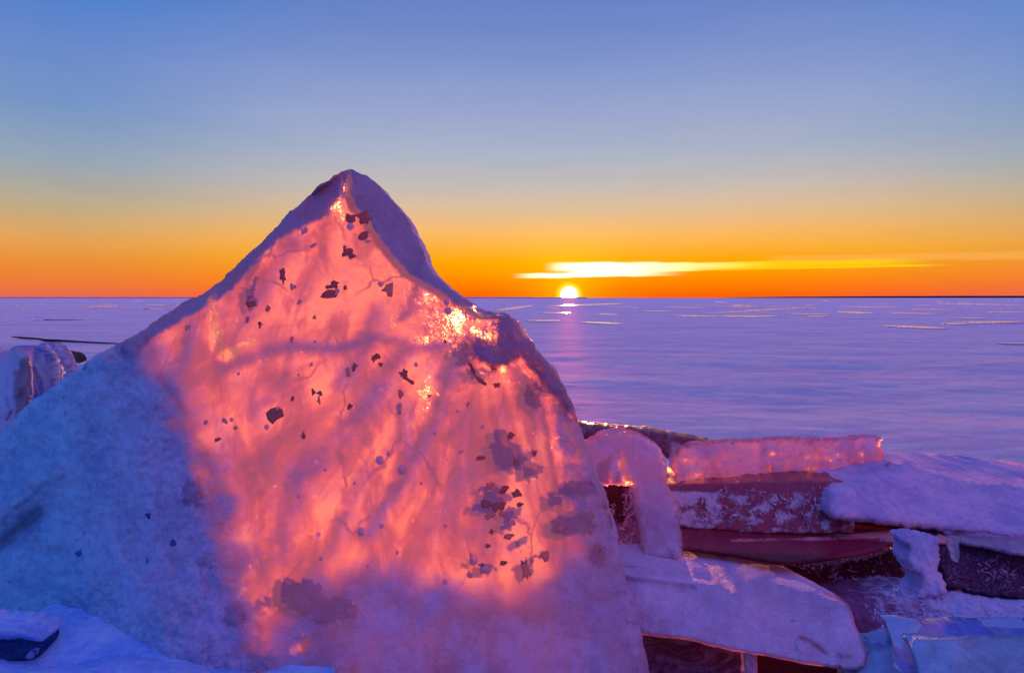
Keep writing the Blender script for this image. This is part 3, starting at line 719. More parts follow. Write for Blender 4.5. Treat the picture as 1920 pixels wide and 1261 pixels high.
FL = [(655, 474, 10, 8, 0), (646, 462, 4, 3, 0), (684, 441, 9, 7, .4), (690, 452, 5, 3, 0), (659, 408, 11, 9, 0), (683, 408, 10, 11, 0), (627, 534, 8, 6, 0), (617, 552, 12, 9, .3), (631, 547, 5, 5, 0), (614, 538, 4, 4, 0), (648, 539, 4, 4, 0),
      (730, 541, 11, 12, 0), (714, 532, 5, 4, 0), (549, 538, 5, 6, .5), (561, 566, 5, 3, .8), (476, 533, 3, 12, -.3), (468, 553, 6, 10, .3), (475, 570, 9, 6, 0), (502, 577, 4, 7, 0), (463, 600, 4, 5, 0),
      (487, 608, 4, 5, 0), (530, 518, 5, 14, .15), (547, 636, 3, 5, 0), (590, 595, 3, 4, .4), (512, 780, 15, 12, .6), (587, 735, 4, 7, 0), (600, 737, 5, 4, 0), (598, 750, 3, 6, 0), (548, 746, 2.5, 6, -.3),
      (655, 763, 6, 6, .2), (652, 696, 4, 8, .2), (664, 688, 5, 8, -.3), (700, 672, 3, 6, 0), (709, 668, 7, 5, .7), (714, 684, 4, 4, 0), (757, 700, 7, 7, 0), (765, 712, 10, 4, -.5), (751, 736, 5, 7, 0), (749, 766, 4, 8, 0), (805, 742, 3, 3, 0),
      (386, 792, 4, 4, 0), (408, 823, 6, 4, .4), (441, 802, 4, 3, .5), (422, 788, 5, 5, 0), (569, 815, 4, 6, 0), (570, 432, 5, 6, 0), (586, 460, 6, 3, .6), 
      (583, 683, 3, 3, 0), (925, 690, 5, 14, .2), (932, 722, 6, 5, 0), (900, 712, 14, 3, -.7), (885, 690, 3, 12, .5), (877, 758, 2.5, 4, -.4), (1003, 848, 5, 5, 0), (960, 815, 6, 5, 0), (954, 820, 3, 3, 0), (968, 868, 7, 6, 0),
      (901, 858, 8, 3, .2), (865, 846, 5, 2.5, .1), (918, 912, 8, 7, 0), (944, 918, 9, 7, .4), (970, 925, 8, 7, 0), (935, 948, 12, 9, 0), (912, 945, 7, 8, 0), (920, 964, 9, 6, .6), (945, 962, 8, 6, 0), (976, 945, 5, 6, 0),
      (958, 980, 6, 6, 0), (921, 996, 4, 4, 0), (955, 1004, 8, 6, 0), (914, 1022, 5, 4, 0), (884, 1047, 3, 8, .3), (910, 1064, 11, 6, -.3), (944, 1053, 6, 4, 0), (987, 1066, 8, 17, .05), (881, 1075, 5, 6, .4), (1022, 1040, 8, 9, 0), (1055, 990, 8, 6, 0),
      (835, 640, 3, 3, 0), (350, 614, 6, 4, .4), (278, 968, 7, 6, .3), (325, 1015, 6, 7, 0), (148, 1035, 9, 6, 0), (276, 1052, 4, 8, 0), ]
print('FLECKS', len(FL))
for f in FL: fleck(*f, mat=PIT if (f[0] < 345 and f[1] > 900) else random.choice([DEBRIS, DEBRIS2, DEBRIS2, DEBRIS3]))
for (px, py, r) in [(677, 996, 7), (716, 985, 4), (712, 862, 8), (753, 880, 8), (728, 850, 4), (780, 683, 4), (657, 424, 7), (835, 1090, 5), (602, 1046, 3.5), (566, 1190, 5), (520, 765, 4), (500, 800, 5), (434, 786, 4), (840, 582, 7), (838, 566, 5), (662, 1130, 4), (447, 700, 3), (560, 702, 2.5), (590, 640, 2.5), (815, 812, 3), (790, 905, 3), (665, 905, 2.5), (610, 880, 3), (905, 800, 3), (858, 770, 2.5), (745, 1035, 3), (835, 985, 3), (690, 1060, 3), (560, 930, 3)]:
    fleck(px, py, r, r*1.1, 0, BUBBLE, 'air_bubble', thick=1.6, irr=0.04)

# ------------------------------------------------------------------ snow banks and blocks
def const(tr, fr, tone=0.55, tv=0.2, fv=0.15, cv=0.2, clear=None, sc_=60):
    def f(P, W, d):
        n = len(P)
        a = fbm(P[:, 0]/sc_, P[:, 1]/sc_, np.full(n, 5.5+tr*9), 4, 0.55); b = fbm(P[:, 0]/sc_*1.7, P[:, 1]/sc_*1.7, np.full(n, 1.5+fr*9), 4, 0.6)
        cl = np.zeros(n); T = np.clip(tr+tv*a*2, 0, 1); F = np.clip(fr+fv*b*2, 0, 1)
        if clear:
            Pf = warp(P, 6, 12, 6)
            for x, y, rx, ry, s in clear:
                g = s*np.exp(-(((Pf[:, 0]-x)/rx)**2+((Pf[:, 1]-y)/ry)**2)); cl = np.maximum(cl, g); T = np.maximum(T, g); F = F*(1-0.9*g)
        # the rime thins at the very rim, which catches the sun
        rim = np.exp(-(d/5.0)**2); T = np.maximum(T, 0.9*rim); F = np.clip(F-0.5*rim, 0, 1)
        return {'trans': T, 'frost': F, 'clear': cl, 'tone': np.clip(tone+cv*b, 0, 1)}
    return f
def lump(name, outline, depth, thick, mat, label, cat, group=None, **kw):
    kw.setdefault('amp', 0.012); kw.setdefault('nsc', 0.09)
    o = block(name, outline, depth, thick, [mat, mat], **kw)
    tag(o, label, cat, group); return o

# bank of snow heaped behind the slab (its crest shades the slab's foot)
bank = lump('snow_bank', [(150, 1010), (300, 960), (400, 1010), (445, 1110), (430, 1262), (500, 1275), (590, 1262), (640, 1110), (680, 1075), (760, 1050), (900, 1058), (1020, 1056), (1120, 1075), (1190, 1100), (1230, 1340), (-60, 1340), (20, 1100)],
            [(0, 1000, 1.62), (600, 1060, 1.72), (1200, 1080, 1.66), (600, 1330, 1.50)], 0.5, SNOW, 'low snow bank heaped against the back of the big glowing slab', 'snow bank', step=12, bevel=40, bev_depth=0.06, rough=10, rsc=60)

# left-hand pieces
O = block('ice_chunk', [(-60, 672), (0, 657), (20, 650), (38, 652), (56, 665), (62, 690), (64, 740), (40, 800), (0, 840), (-60, 860)], [(0, 700, 1.72), (60, 700, 1.66), (0, 830, 1.66)], 0.12, BLUE, step=5, bevel=14, bev_depth=0.03,
          attrs=lambda P, W, d: dict(const(0.1, 0.8, 0.8)(P, W, d), tone=np.clip(0.85-0.75*soft(warp(P, 5, 15), [(38, 672), (66, 668), (64, 745), (30, 790), (26, 720)], 3), 0, 1)), chips=(20, 0.006), amp=0.006)
tag(O, 'rounded blue ice chunk with a darker side facet, left of the clear chunk', 'ice chunk')
O = block('ice_chunk', [(60, 665), (64, 648), (80, 642), (95, 645), (108, 662), (118, 682), (126, 700), (110, 730), (60, 790), (60, 700)], [(60, 700, 1.74), (120, 700, 1.80), (80, 780, 1.70)], 0.07, BLUE, step=4, bevel=7, rough=3.5, rsc=9, bev_depth=0.025,
          attrs=const(0.30, 0.6,  tone=0.9, clear=[(68, 700, 4, 26, 0.35), (104, 672, 2, 4, 0.5)], sc_=24), chips=(12, 0.006), amp=0.008, nsc=0.03)
tag(O, 'small clear upright ice chunk standing beside the rounded blue chunk', 'ice chunk')
O = block('ice_chunk', [(100, 662), (110, 657), (122, 660), (134, 665), (140, 680), (136, 684), (118, 686), (104, 680)], [(120, 670, 2.6), (140, 680, 2.6), (104, 680, 2.55)], 0.1, DARKRED, step=3, bevel=6, bev_depth=0.02, rough=1.5, amp=0.006, nsc=0.03,
          attrs=lambda P, W, d: {'frost': np.full(len(P), 0.42), 'tone': sstep(125, 105, P[:, 0])})
tag(O, 'small dark reddish ice lump poking up behind the clear chunk', 'ice chunk')
O = block('ice_chunk', [(-40, 655), (0, 655), (10, 658), (14, 664), (6, 672), (-40, 680)], [(0, 670, 2.3), (10, 660, 2.3), (-30, 660, 2.3)], 0.1, DARKRED, step=3, bevel=5, bev_depth=0.02, rough=1, amp=0.004, nsc=0.03)
tag(O, 'tiny dark ice lump just showing behind the rounded blue chunk', 'ice chunk')
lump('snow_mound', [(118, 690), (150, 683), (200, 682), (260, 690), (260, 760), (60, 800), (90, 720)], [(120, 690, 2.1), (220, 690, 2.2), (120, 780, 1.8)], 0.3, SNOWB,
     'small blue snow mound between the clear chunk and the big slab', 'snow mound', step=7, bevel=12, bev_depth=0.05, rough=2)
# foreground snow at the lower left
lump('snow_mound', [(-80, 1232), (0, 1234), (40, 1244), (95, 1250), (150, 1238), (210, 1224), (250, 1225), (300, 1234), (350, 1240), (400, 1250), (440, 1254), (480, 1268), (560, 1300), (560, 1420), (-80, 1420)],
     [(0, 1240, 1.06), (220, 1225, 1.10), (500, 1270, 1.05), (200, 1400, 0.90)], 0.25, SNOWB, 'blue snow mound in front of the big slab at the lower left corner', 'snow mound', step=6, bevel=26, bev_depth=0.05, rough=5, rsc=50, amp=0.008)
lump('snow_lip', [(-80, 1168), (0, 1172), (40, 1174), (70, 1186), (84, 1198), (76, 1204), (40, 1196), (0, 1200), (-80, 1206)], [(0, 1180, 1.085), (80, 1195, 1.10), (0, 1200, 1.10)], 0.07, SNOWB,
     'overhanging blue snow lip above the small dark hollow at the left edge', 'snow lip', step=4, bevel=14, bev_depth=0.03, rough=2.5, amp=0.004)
O = block('hollow_shade_block', [(-80, 1196), (0, 1192), (60, 1190), (84, 1200), (78, 1222), (60, 1240), (0, 1244), (-80, 1244)], [(0, 1200, 1.125), (80, 1200, 1.13), (0, 1244, 1.11)], 0.05, dark_pair('hollow_shade_blue', base=(0.01, 0.05, 0.20), crust=(0.1, 0.3, 0.7), cov=0.62, sharp=0.15, scale=30, rough=0.5),  # dark block painted as the shade inside the hollow
          step=5, bevel=10, bev_depth=0.01, rough=2)
O.name = 'hollow_shade'; tag(O, 'dark blue block painted as hollow shade under the snow lip at lower left', 'ice lump')
O = block('ice_shard', [(52, 1224), (58, 1218), (66, 1222), (64, 1232), (56, 1236), (46, 1232)], [(50, 1225, 1.085), (66, 1225, 1.09), (56, 1236, 1.08)], 0.015, BLUE, step=2, bevel=4, bev_depth=0.005, rough=1, amp=0.003, nsc=0.01, attrs=const(0.9, 0.3, 1.0))
tag(O, 'tiny pale ice shard glinting in the dark hollow at lower left', 'ice shard')

# far bits on the field
def rod(pts, name, mat, taper):
    V = []; F = []; n = 8
    for (px, py, Y, r) in pts:
        c = at(px, py, Y)
        for k in range(n):
            a = 2*math.pi*k/n; V.append(c+Vector((0, math.cos(a)*r, math.sin(a)*r)))
    for i in range(len(pts)-1):
        for k in range(n): F.append((i*n+k, i*n+(k+1) % n, (i+1)*n+(k+1) % n, (i+1)*n+k))
    F.append(tuple(range(n))[::-1]); F.append(tuple(range((len(pts)-1)*n, len(pts)*n)))
    return mesh_obj(name, V, F, [mat])
pts = [(22, 631.5, 11.7, .008), (40, 633, 11.7, .018), (72, 635, 11.5, .016), (84, 637.5, 11.4, .022), (110, 638.5, 11.3, .02), (150, 640.5, 11.1, .014), (180, 642, 11.0, .013), (230, 645, 10.9, .012), (330, 650, 10.7, .010)]  # thin dark line on the snow, built as a tapered rod
o = rod(pts, 'sliver', SLIVER, 1); tag(o, 'long thin dark stick lying on the blue snow left of the slab', 'sliver')
o = rod([(82, 599, 22.2, .012), (100, 600.5, 22.0, .02), (125, 600, 22.0, .012), (155, 599, 22.0, .004)], 'sliver', SLIVER, 1)
tag(o, 'short dark stick far out on the snow beside a glinting ice chip', 'sliver')
O = block('ice_chip', [(62, 597), (66, 595), (72, 597), (76, 600), (68, 601), (63, 600)], [(62, 597, 21.9), (76, 600, 21.9), (68, 601, 21.8)], 0.1, [BARE, BARE], step=1, bevel=1.5, bev_depth=0.1, rough=0.3, amp=0.01, nsc=0.1)
tag(O, 'tiny bright ice chip glinting far out on the snow at left', 'ice chip')

# ------------------------------------------------------------------ right-hand pile
# A: ledge behind
O = block('ice_ledge', [(1060, 786), (1100, 793), (1150, 797), (1200, 801), (1215, 800), (1240, 806), (1262, 812), (1300, 818), (1345, 826), (1400, 836), (1400, 850), (1340, 846), (1290, 838), (1268, 850), (1252, 862), (1238, 846), (1200, 822), (1160, 812), (1130, 822), (1060, 824)],
          [(1100, 800, 2.50), (1300, 820, 2.45), (1200, 840, 2.40)], 0.07, DARK, step=5, bevel=8, bev_depth=0.03, rough=3, rsc=25, chips=(14, 0.008), amp=0.012, nsc=0.06,
          attrs=lambda P, W, d: {'frost': np.clip(0.45+0.5*fbm(P[:, 0]/25, P[:, 1]/18, P[:, 0]*0, 4), 0, 1)-0.6*sstep(812, 822, P[:, 1]+0.0*P[:, 0])*sstep(1180, 1130, P[:, 0]), 'tone': np.full(len(P), 0.6)})
tag(O, 'dark snow topped ice ledge behind the arch shaped block', 'ice ledge')
lump('snow_drift', [(1040, 786), (1095, 791), (1150, 796), (1195, 800), (1240, 806), (1262, 812), (1235, 810), (1190, 805), (1140, 801), (1040, 794)], [(1040, 790, 2.58), (1240, 806, 2.54), (1140, 802, 2.5)], 0.04, SNOW,
     'thin sunlit snow drift capping the dark ledge behind the arch shaped block', 'snow drift', step=4, bevel=5, bev_depth=0.03, rough=1.2, amp=0.001, nsc=0.2)
# B: arch-shaped block
O = block('arch_block', [(1060, 870), (1105, 835), (1112, 826), (1140, 814), (1172, 808), (1200, 815), (1222, 824), (1240, 842), (1250, 870), (1250, 905), (1262, 925), (1272, 955), (1275, 985), (1282, 1030), (1284, 1050), (1200, 1052), (1203, 1020), (1198, 985), (1190, 950), (1187, 912), (1168, 909), (1136, 909), (1110, 905), (1060, 890)],
          [(1110, 830, 1.62), (1250, 870, 1.60), (1280, 1040, 1.49), (1200, 1040, 1.49)], 0.10, SMALL, step=3.5, bevel=12, bev_depth=0.022, rough=4.0, rsc=13, chips=(16, 0.0028, 20.0), amp=0.004, nsc=0.05,
          attrs=lambda P, W, d: (lambda A: dict(A, tone=np.clip(A['tone']-0.5*soft(warp(P, 6, 12), [(1118, 870), (1150, 850), (1140, 905), (1118, 908)], 4)-0.5*soft(warp(P, 2, 12), [(1159, 880), (1166, 908), (1150, 908)], 2), 0, 1)))(
              const(0.35, 0.62, 0.75, 0.15, 0.12, 0.15, clear=[(1167, 868, 8, 12, 1), (1175, 895, 8, 14, .9), (1146, 893, 4, 14, .8), (1150, 911, 30, 3, 1), (1180, 903, 10, 5, .9), (1165, 850, 2, 4, .9), (1240, 894, 3, 3, 1)], sc_=40)(P, W, d)))
tag(O, 'pale pink arch shaped ice block standing on the front slab with an orange glowing crack', 'ice block')
# dark rubble seen through the arch
O = block('ice_rubble', [(1120, 900), (1200, 900), (1240, 930), (1250, 1040), (1120, 1040)], [(1120, 900, 1.74), (1240, 900, 1.72), (1160, 1040, 1.62)], 0.08, DARKRED, step=4, bevel=8, bev_depth=0.02, rough=4, amp=0.03, nsc=0.04,
          attrs=lambda P, W, d: {'frost': np.clip(0.42+0.55*sstep(960, 1010, P[:, 1])+0.25*soft(warp(P, 8, 10), [(1168, 915), (1186, 915), (1190, 1000), (1172, 1000)], 3), 0, 1.0), 'tone': np.full(len(P), 0.6)})
tag(O, 'dark red frosted ice rubble seen through the gap under the arch shaped block', 'ice rubble')
# C: horizontal block
O = block('ice_block', [(1258, 872), (1262, 855), (1276, 840), (1300, 832), (1340, 829), (1400, 826), (1450, 822), (1520, 822), (1560, 821), (1600, 819), (1640, 818), (1656, 820), (1652, 832), (1655, 850), (1664, 870), (1672, 886), (1630, 895), (1560, 896), (1480, 898), (1400, 899), (1340, 903), (1262, 912), (1268, 895)],
          [(1260, 870, 1.80), (1650, 830, 1.95), (1450, 900, 1.84), (1450, 825, 1.90)], 0.06, SMALL, step=4, bevel=9, bev_depth=0.02, rough=3.8, rsc=12, chips=(16, 0.004), amp=0.006, nsc=0.06,
          attrs=const(0.62, 0.42, 0.7, 0.2, 0.15, 0.2, clear=[(1448, 850, 5, 3, 1), (1465, 851, 3, 2, 1), (1440, 878, 6, 3, 1), (1515, 856, 4, 2, 1), (1552, 860, 5, 4, 1), (1616, 850, 4, 3, 1), (1522, 878, 8, 3, 1), (1574, 854, 4, 2, .9), (1654, 822, 4, 3, 1), (1648, 835, 3, 10, .8), (1290, 862, 14, 6, .5), (1300, 890, 14, 5, .5), (1535, 858, 10, 3, 0.8)], sc_=45))
tag(O, 'long pink translucent ice block lying across the top of the pile with a sunlit rim', 'ice block')
# D: snow bank right
lump('snow_bank', [(1630, 884), (1645, 874), (1662, 876), (1672, 868), (1690, 862), (1706, 866), (1720, 880), (1750, 884), (1775, 890), (1800, 898), (1840, 902), (1870, 903), (1885, 900), (1900, 905), (1980, 908), (2150, 930), (2150, 1010), (1920, 1010), (1880, 1008), (1840, 1000), (1800, 1002), (1760, 996), (1700, 990), (1660, 984), (1600, 976), (1556, 974), (1548, 950), (1548, 912), (1560, 904), (1600, 898)],
     [(1560, 950, 1.61), (1700, 870, 1.84), (1900, 905, 1.88), (1920, 1000, 1.62), (1700, 990, 1.62)], 0.45, SNOW, 'broad purple snow bank with a sunlit crest at the right side of the pile', 'snow bank', step=5, bevel=22, bev_depth=0.06, rough=3.5, rsc=26, amp=0.014, nsc=0.1)
O = block('ice_crumb', [(1668, 884), (1662, 874), (1668, 868), (1673, 866), (1674, 876), (1671, 884)], [(1668, 884, 1.86), (1674, 866, 1.86), (1662, 874, 1.86)], 0.02, SMALL, step=2, bevel=4, bev_depth=0.006, rough=1, amp=0.004, nsc=0.01, attrs=const(1, 0.05, 1, clear=[(1668, 876, 6, 10, 1)]))
tag(O, 'tiny glowing ice crumb at the right end of the long pink block', 'ice crumb')
# E: frosted dark ice under C
O = block('ice_block', [(1240, 905), (1290, 904), (1350, 902), (1420, 900), (1500, 898), (1570, 898), (1604, 900), (1602, 1000), (1400, 1000), (1290, 990), (1262, 985), (1250, 940)],
          [(1260, 910, 1.74), (1640, 900, 1.76), (1400, 990, 1.64)], 0.2, DARK, step=3.6, bevel=8, bev_depth=0.02, rough=2, amp=0.012, nsc=0.03,
          attrs=lambda P, W, d: {'frost': np.clip(0.50+0.9*fbm(P[:, 0]/26, P[:, 1]/20, P[:, 0]*0+3, 4)*sstep(912, 930, P[:, 1]-0.02*(1500-P[:, 0]))+0.25*sstep(1360, 1300, P[:, 0])-0.6*sstep(925, 912, P[:, 1]), 0, 1), 'tone': np.full(len(P), 0.8)},
          disp=lambda P, W, d: -0.02*np.abs(fbm(P[:, 0]/16, P[:, 1]/22, P[:, 0]*0+8, 4, 0.6))*sstep(915, 935, P[:, 1]))
tag(O, 'dark brown ice block full of white frost crystals under the long pink block', 'ice block')
# E2: smooth dark slab
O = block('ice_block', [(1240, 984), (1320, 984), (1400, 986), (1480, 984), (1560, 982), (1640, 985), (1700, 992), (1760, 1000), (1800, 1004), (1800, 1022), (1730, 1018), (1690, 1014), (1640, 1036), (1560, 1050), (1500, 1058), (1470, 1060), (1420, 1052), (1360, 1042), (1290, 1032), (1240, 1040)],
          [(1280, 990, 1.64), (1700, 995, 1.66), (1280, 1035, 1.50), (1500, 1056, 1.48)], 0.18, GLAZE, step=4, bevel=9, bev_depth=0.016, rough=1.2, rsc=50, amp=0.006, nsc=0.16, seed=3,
          attrs=lambda P, W, d: {'frost': np.clip(0.12+(0.55+0.5*fbm(P[:, 0]/60, P[:, 1]/7, P[:, 0]*0, 4))*stroke(P, [(1370, 1014), (1500, 1009), (1640, 1004), (1780, 1010)], 10)+0.35*sstep(1580, 1720, P[:, 0]), 0, 1), 'tone': np.clip(0.75-1.0*sstep(1022, 1040, P[:, 1]-0.05*(P[:, 0]-1290)), 0, 1)})  # pink streak paints the reflected sky into the frost colour
tag(O, 'smooth glossy dark maroon ice slab with streaky highlights across the middle of the pile', 'ice block')
# G: dark caves, their shade put into the colour of dark ice
O = block('ice_block', [(1440, 1056), (1500, 1050), (1560, 1046), (1640, 1030), (1690, 1012), (1740, 1020), (1740, 1130), (1640, 1130), (1570, 1135), (1440, 1090)],
          [(1500, 1050, 1.60), (1700, 1030, 1.62), (1600, 1120, 1.52)], 0.12, DARKRED, step=4, bevel=8, bev_depth=0.02, rough=3, amp=0.02, nsc=0.05,
          attrs=lambda P, W, d: {'frost': np.clip(0.38+0.6*stroke(P, [(1440, 1056), (1500, 1052), (1560, 1050), (1640, 1036), (1690, 1015)], 7)+0.3*stroke(P, [(1690, 1040), (1720, 1120)], 14), 0, 1), 'tone': sstep(1600, 1520, P[:, 0])*0.6+0.4})
tag(O, 'very dark red ice block with a frosty fringe, painted as cave shade below the maroon slab', 'ice block')
O = block('ice_block', [(1740, 1000), (1800, 1004), (1860, 1012), (1950, 1030), (2150, 1060), (2150, 1150), (1950, 1130), (1900, 1122), (1860, 1118), (1800, 1106), (1772, 1100), (1760, 1060), (1750, 1030)],
          [(1780, 1010, 1.62), (2000, 1030, 1.60), (1850, 1110, 1.48)], 0.15, dark_pair('dark_violet_ice', base=(0.07, 0.010, 0.05), crust=(0.36, 0.22, 0.46), cov=0.56, sharp=0.12, scale=60, rough=0.25), step=4.5, bevel=8, bev_depth=0.02, rough=3, amp=0.014, nsc=0.05)
tag(O, 'dark violet ice block in the hollow under the lilac plate and snow bank', 'ice block')
O = block('ice_plate', [(1790, 1000), (1860, 1006), (1950, 1014), (2150, 1030), (2150, 1070), (1950, 1048), (1900, 1040), (1840, 1026), (1800, 1020)],
          [(1800, 1005, 1.60), (2000, 1030, 1.55), (1900, 1040, 1.52)], 0.08, SMALL, step=4, bevel=8, bev_depth=0.015, rough=2, chips=(22, 0.003, 30.0), amp=0.006, attrs=const(0.1, 0.8, 0.45))
tag(O, 'thin lilac ice plate lying over the dark violet block under the snow bank', 'ice plate')
# F: column
O = block('ice_column', [(1686, 1008), (1720, 1004), (1758, 1008), (1762, 1040), (1760, 1066), (1772, 1086), (1778, 1112), (1700, 1130), (1726, 1098), (1726, 1076), (1706, 1070), (1698, 1050), (1704, 1030)],
          [(1690, 1010, 1.52), (1760, 1010, 1.51), (1740, 1110, 1.44)], 0.07, [SNOW, SNOW], step=3.5, bevel=12, bev_depth=0.025, rough=5, rsc=12, amp=0.016, nsc=0.03)
tag(O, 'frosted lilac ice column between the two dark hollows of the pile', 'ice column')
O = block('icicle', [(1783, 1008), (1800, 1006), (1798, 1020), (1800, 1040), (1796, 1056), (1790, 1052), (1786, 1038), (1782, 1024)], [(1783, 1008, 1.47), (1800, 1008, 1.47), (1792, 1056, 1.46)], 0.02, [CLEAR, CLEAR], step=2, bevel=7, bev_depth=0.01, rough=1.5, rsc=8, amp=0.004, nsc=0.012)
tag(O, 'small clear icicle hanging in front of the dark violet block', 'icicle')
# H: rubble
O = block('ice_chunk', [(1560, 1116), (1600, 1110), (1632, 1104), (1650, 1104), (1672, 1100), (1690, 1096), (1730, 1102), (1770, 1106), (1800, 1108), (1840, 1116), (1880, 1122), (1920, 1122), (2000, 1130), (2150, 1140), (2150, 1240), (1900, 1230), (1700, 1240), (1600, 1250), (1560, 1180)],
          [(1600, 1110, 1.46), (1900, 1120, 1.46), (1600, 1240, 1.30), (1900, 1220, 1.30)], 0.2, RUBBLE, step=4, bevel=12, bev_depth=0.03, rough=4, rsc=16, amp=0.022, nsc=0.05,
          attrs=lambda P, W, d: {'frost': np.clip(0.15+0.9*sstep(1560, 1860, P[:, 0]-0.9*(P[:, 1]-1150)), 0, 1)*0.6+0.15, 'tone': np.full(len(P), 0.7)})
tag(O, 'rough frost covered ice chunk under the dark hollows at lower right', 'ice chunk')
# I: front slab
FI = lambda P: 0
O = block('ice_block', [(1100, 1036), (1160, 1030), (1230, 1030), (1282, 1024), (1320, 1032), (1370, 1042), (1420, 1052), (1454, 1058), (1490, 1076), (1530, 1098), (1570, 1118), (1592, 1134), (1598, 1150), (1604, 1172), (1618, 1200), (1626, 1228), (1622, 1250), (1600, 1258), (1560, 1252), (1500, 1242), (1440, 1230), (1380, 1221), (1330, 1210), (1290, 1199), (1240, 1194), (1205, 1190), (1100, 1180)],
          [(1160, 1032, 1.56), (1290, 1028, 1.58), (1450, 1060, 1.54), (1200, 1085, 1.36), (1400, 1120, 1.33), (1590, 1140, 1.33), (1210, 1190, 1.30), (1400, 1222, 1.24), (1610, 1250, 1.20)], 0.06, SMALL, step=4, bevel=10, bev_depth=0.018, rough=1.6, rsc=30, chips=(38, 0.0016, 60.0), amp=0.005, nsc=0.07, seed=4,
          attrs=lambda P, W, d: (lambda A: dict(A, tone=np.clip(A['tone']-0.7*stroke(warp(P, 5, 14), [(1500, 1194), (1520, 1200), (1548, 1222)], 4)-0.6*stroke(warp(P, 5, 14), [(1572, 1226), (1592, 1230)], 5)-0.3*stroke(P, [(1170, 1082), (1230, 1090), (1300, 1098)], 5)+0.2*stroke(P, [(1180, 1078), (1240, 1084), (1300, 1090)], 4), 0, 1)))(
              const(0.12, 0.86, 0.74, 0.1, 0.08, 0.22, clear=[(1484, 1164, 3, 3, .9), (1572, 1250, 8, 4, .9)], sc_=50)(P, W, d)),
          disp=lambda P, W, d: 0.010*stroke(P, [(1165, 1086), (1230, 1094), (1300, 1104)], 6)-0.008*stroke(P, [(1165, 1074), (1230, 1082), (1340, 1098)], 8))
tag(O, 'large smooth lilac ice slab sloping to the right in front of the pile', 'ice block')
# J: below I
O = block('ice_block', [(1190, 1180), (1240, 1184), (1300, 1192), (1350, 1204), (1400, 1216), (1400, 1350), (1190, 1350)], [(1200, 1210, 1.345), (1390, 1260, 1.30), (1250, 1340, 1.22)], 0.04, dark_pair('plum_ice', base=(0.10, 0.02, 0.06), crust=(0.4, 0.22, 0.42), cov=0.58, sharp=0.2, scale=12, rough=0.4), step=5, bevel=10, bev_depth=0.02, rough=3, amp=0.01)
tag(O, 'plum coloured ice block in the shadow under the front lilac slab', 'ice block')
O = block('ice_column', [(1394, 1218), (1420, 1220), (1420, 1350), (1396, 1350)], [(1394, 1222, 1.265), (1420, 1222, 1.265), (1400, 1350, 1.20)], 0.03, SMALL, step=4, bevel=7, bev_depth=0.012, rough=2, chips=(22, 0.003, 30.0), attrs=const(0.0, 0.95, 0.35))
tag(O, 'short lilac ice post holding up the front slab at the bottom edge', 'ice column')
O = block('ice_block', [(1300, 1190), (1640, 1225), (1640, 1360), (1300, 1360)], [(1300, 1200, 1.40), (1640, 1230, 1.34), (1450, 1350, 1.26)], 0.05, DARKRED, step=5, bevel=10, bev_depth=0.02, rough=3, amp=0.02, nsc=0.04, attrs=lambda P, W, d: {'frost': np.full(len(P), 0.42), 'tone': np.full(len(P), 0.6)})
tag(O, 'dark red ice block in the gap under the right end of the front slab', 'ice block')
# K: front right plates
O = block('ice_plate', [(1610, 1240), (1628, 1217), (1660, 1214), (1692, 1204), (1702, 1206), (1716, 1250), (1724, 1340), (1600, 1340), (1604, 1262)], [(1625, 1220, 1.25), (1700, 1206, 1.25), (1660, 1330, 1.12)], 0.07, BLUE, step=4, bevel=7, bev_depth=0.012, rough=1.5, chips=(22, 0.003, 30.0), amp=0.004, attrs=const(0.08, 0.85, 0.75))
tag(O, 'small pale blue ice plate between the front lilac slab and the large blue plate', 'ice plate')
O = block('ice_plate', [(1688, 1184), (1720, 1184), (1745, 1190), (1780, 1194), (1810, 1192), (1835, 1187), (1860, 1190), (1920, 1187), (2000, 1190), (2150, 1200), (2150, 1360), (1730, 1360), (1716, 1250), (1700, 1204), (1690, 1196)],
          [(1700, 1190, 1.22), (1850, 1190, 1.24), (1800, 1330, 1.06), (1780, 1200, 1.185), (1900, 1290, 1.10)], 0.08, BLUE, step=4, bevel=7, bev_depth=0.012, rough=1.5, chips=(60, 0.002, 60.0), amp=0.004,
          attrs=lambda P, W, d: (lambda A: dict(A, tone=np.clip(A['tone']+0.25*stroke(P, [(1780, 1200), (1810, 1222), (1860, 1262)], 3)-0.5*stroke(P, [(1700, 1206), (1712, 1240), (1722, 1290)], 5)-0.2*sstep(-20, 0, sdist(P, [(1780, 1194), (1870, 1270), (2200, 1300), (2200, 1180)])), 0, 1)))(const(0.08, 0.85, 0.8)(P, W, d)),
          disp=lambda P, W, d: 0.014*np.clip(sdist(P, [(1740, 1140), (1780, 1196), (1870, 1270), (1960, 1400), (2600, 1400), (2600, 700), (1700, 700)]), 0, 90)/60.0)
tag(O, 'large flat blue ice plate with a diagonal crease at the lower right corner', 'ice plate')

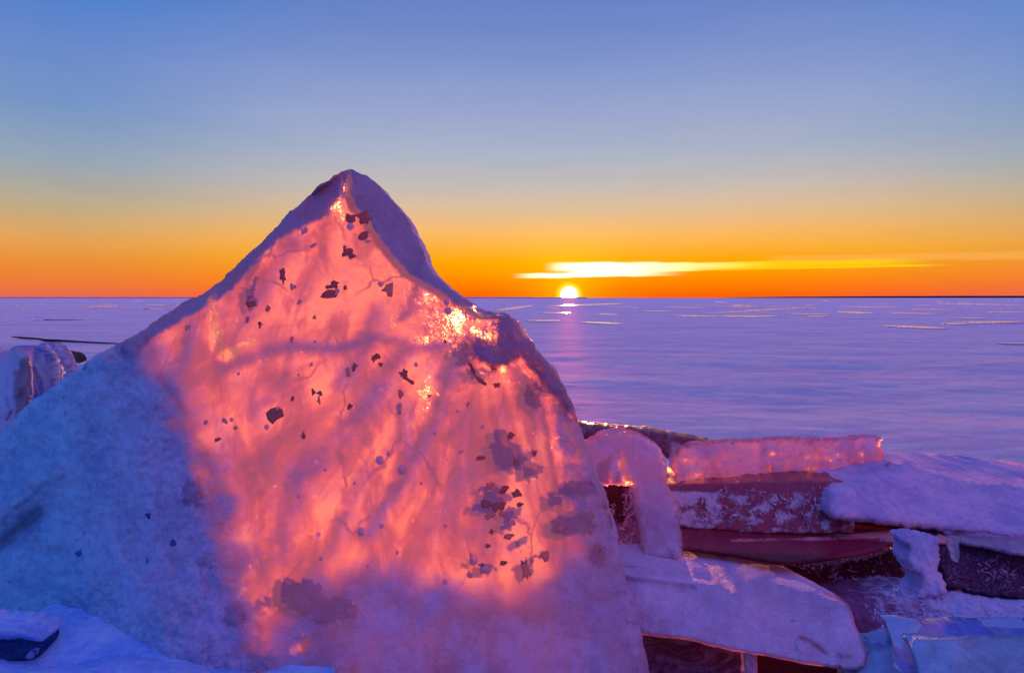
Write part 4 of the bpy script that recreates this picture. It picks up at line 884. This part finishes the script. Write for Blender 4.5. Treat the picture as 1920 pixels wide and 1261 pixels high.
def shards(parent, poly, count, size, mat, name='frost_crystals', seed=1, clump=22.0, thr=0.0, up=0.0):
    """a crust of small crystals grown on the face of a block: one mesh"""
    r = np.random.RandomState(seed); bv_ = bvh_of(parent); poly = np.array(poly, float)
    mn, mx_ = poly.min(0), poly.max(0)
    P = r.uniform(mn, mx_, (count*5, 2)); P = P[inside(P, poly)]
    f = fbm(P[:, 0]/clump, P[:, 1]/clump, np.full(len(P), seed*3.7), 3); P = P[f > thr][:count]
    V = []; F = []
    for px, py in P:
        h, nr = hit(bv_, px, py)
        if h is None: continue
        if nr.y > 0: nr = -nr
        d = Vector(r.randn(3)); d = (d+nr*(0.9)+Vector((0, 0, up))).normalized()
        a = d.orthogonal().normalized(); b = d.cross(a)
        L = size*(0.35+2.6*r.rand()**4); w_ = L*(0.07+0.15*r.rand()); n = 4; b0 = len(V); ph = r.rand()*6
        V.append(h-d*L*0.25)
        for k in range(n):
            an = ph+2*math.pi*k/n; q = w_*(0.7+0.6*r.rand())
            V.append(h+d*L*(0.35+0.2*r.rand())+a*math.cos(an)*q+b*math.sin(an)*q*0.6)
        V.append(h+d*L)
        for k in range(n):
            F.append((b0, b0+1+(k+1) % n, b0+1+k)); F.append((b0+n+1, b0+1+k, b0+1+(k+1) % n))
    o = mesh_obj(name, V, F, [mat], parent, smooth=False); o['kind'] = 'stuff'; return o
CRY = simple('frost_crystal', (0.80, 0.55, 0.72), 0.3, 0.3, 200, 0.15)
CRYD = simple('dim_frost_crystal', (0.50, 0.20, 0.34), 0.35, 0.3, 200, 0.3)
D_ = bpy.data.objects
def by(lbl): return [o for o in D_ if o.get('label', '').startswith(lbl)][0]
e = by('dark brown ice block')
shards(e, [(1290, 930), (1360, 918), (1545, 915), (1545, 965), (1500, 978), (1400, 985), (1290, 980), (1262, 960)], 900, 0.0055, CRY, seed=2, clump=16, thr=0.02, up=0.4)
shards(e, [(1290, 925), (1560, 912), (1560, 975), (1290, 985)], 500, 0.007, CRYD, seed=5, clump=20, thr=0.0, name='dull_frost_crystals')
e = by('very dark red ice block')
shards(e, [(1500, 1062), (1560, 1050), (1640, 1036), (1700, 1018), (1715, 1060), (1700, 1118), (1600, 1126), (1560, 1110)], 900, 0.006, CRYD, seed=7, clump=14, thr=0.12)
shards(e, [(1470, 1050), (1560, 1046), (1640, 1032), (1692, 1012), (1700, 1020), (1640, 1044), (1560, 1060), (1500, 1066)], 400, 0.006, CRY, seed=8, clump=10, thr=-0.1, name='frost_fringe', up=-0.8)
e = by('dark violet ice block')
shards(e, [(1765, 1030), (1850, 1040), (1990, 1060), (1990, 1120), (1780, 1100)], 500, 0.006, CRYD, seed=9, clump=18, thr=0.15)
e = by('rough frost covered')
shards(e, [(1610, 1108), (1680, 1100), (1780, 1108), (1920, 1124), (1990, 1130), (1990, 1200), (1700, 1200), (1640, 1170)], 1800, 0.005, simple('rime', (0.62, 0.60, 0.90), 0.5, 0.3, 200, 0.15), seed=10, clump=26, thr=0.02, name='rime_crust')
e = by('dark red frosted ice rubble')
shards(e, [(1130, 960), (1190, 910), (1200, 1000), (1210, 1035), (1130, 1035)], 700, 0.006, CRY, seed=12, clump=12, thr=0.0)

# ------------------------------------------------------------------ camera
cd = bpy.data.cameras.new('camera'); cd.sensor_width = 36; cd.sensor_fit = 'HORIZONTAL'; cd.lens = 24.0
cd.clip_start = 0.05; cd.clip_end = 100000
cd.shift_y = -(630.5-HY)/1920.0
cam = bpy.data.objects.new('camera', cd); col.objects.link(cam)
cam.location = (0, 0, H); cam.rotation_euler = (math.radians(90), 0, 0)
sc.camera = cam
sc.view_settings.view_transform = 'Standard'; sc.view_settings.look = 'None'
sc.view_settings.exposure = 0; sc.view_settings.gamma = 1
sc.cycles.use_denoising = True
sc.cycles.max_bounces = 8; sc.cycles.transparent_max_bounces = 16
sc.cycles.sample_clamp_indirect = 4.0
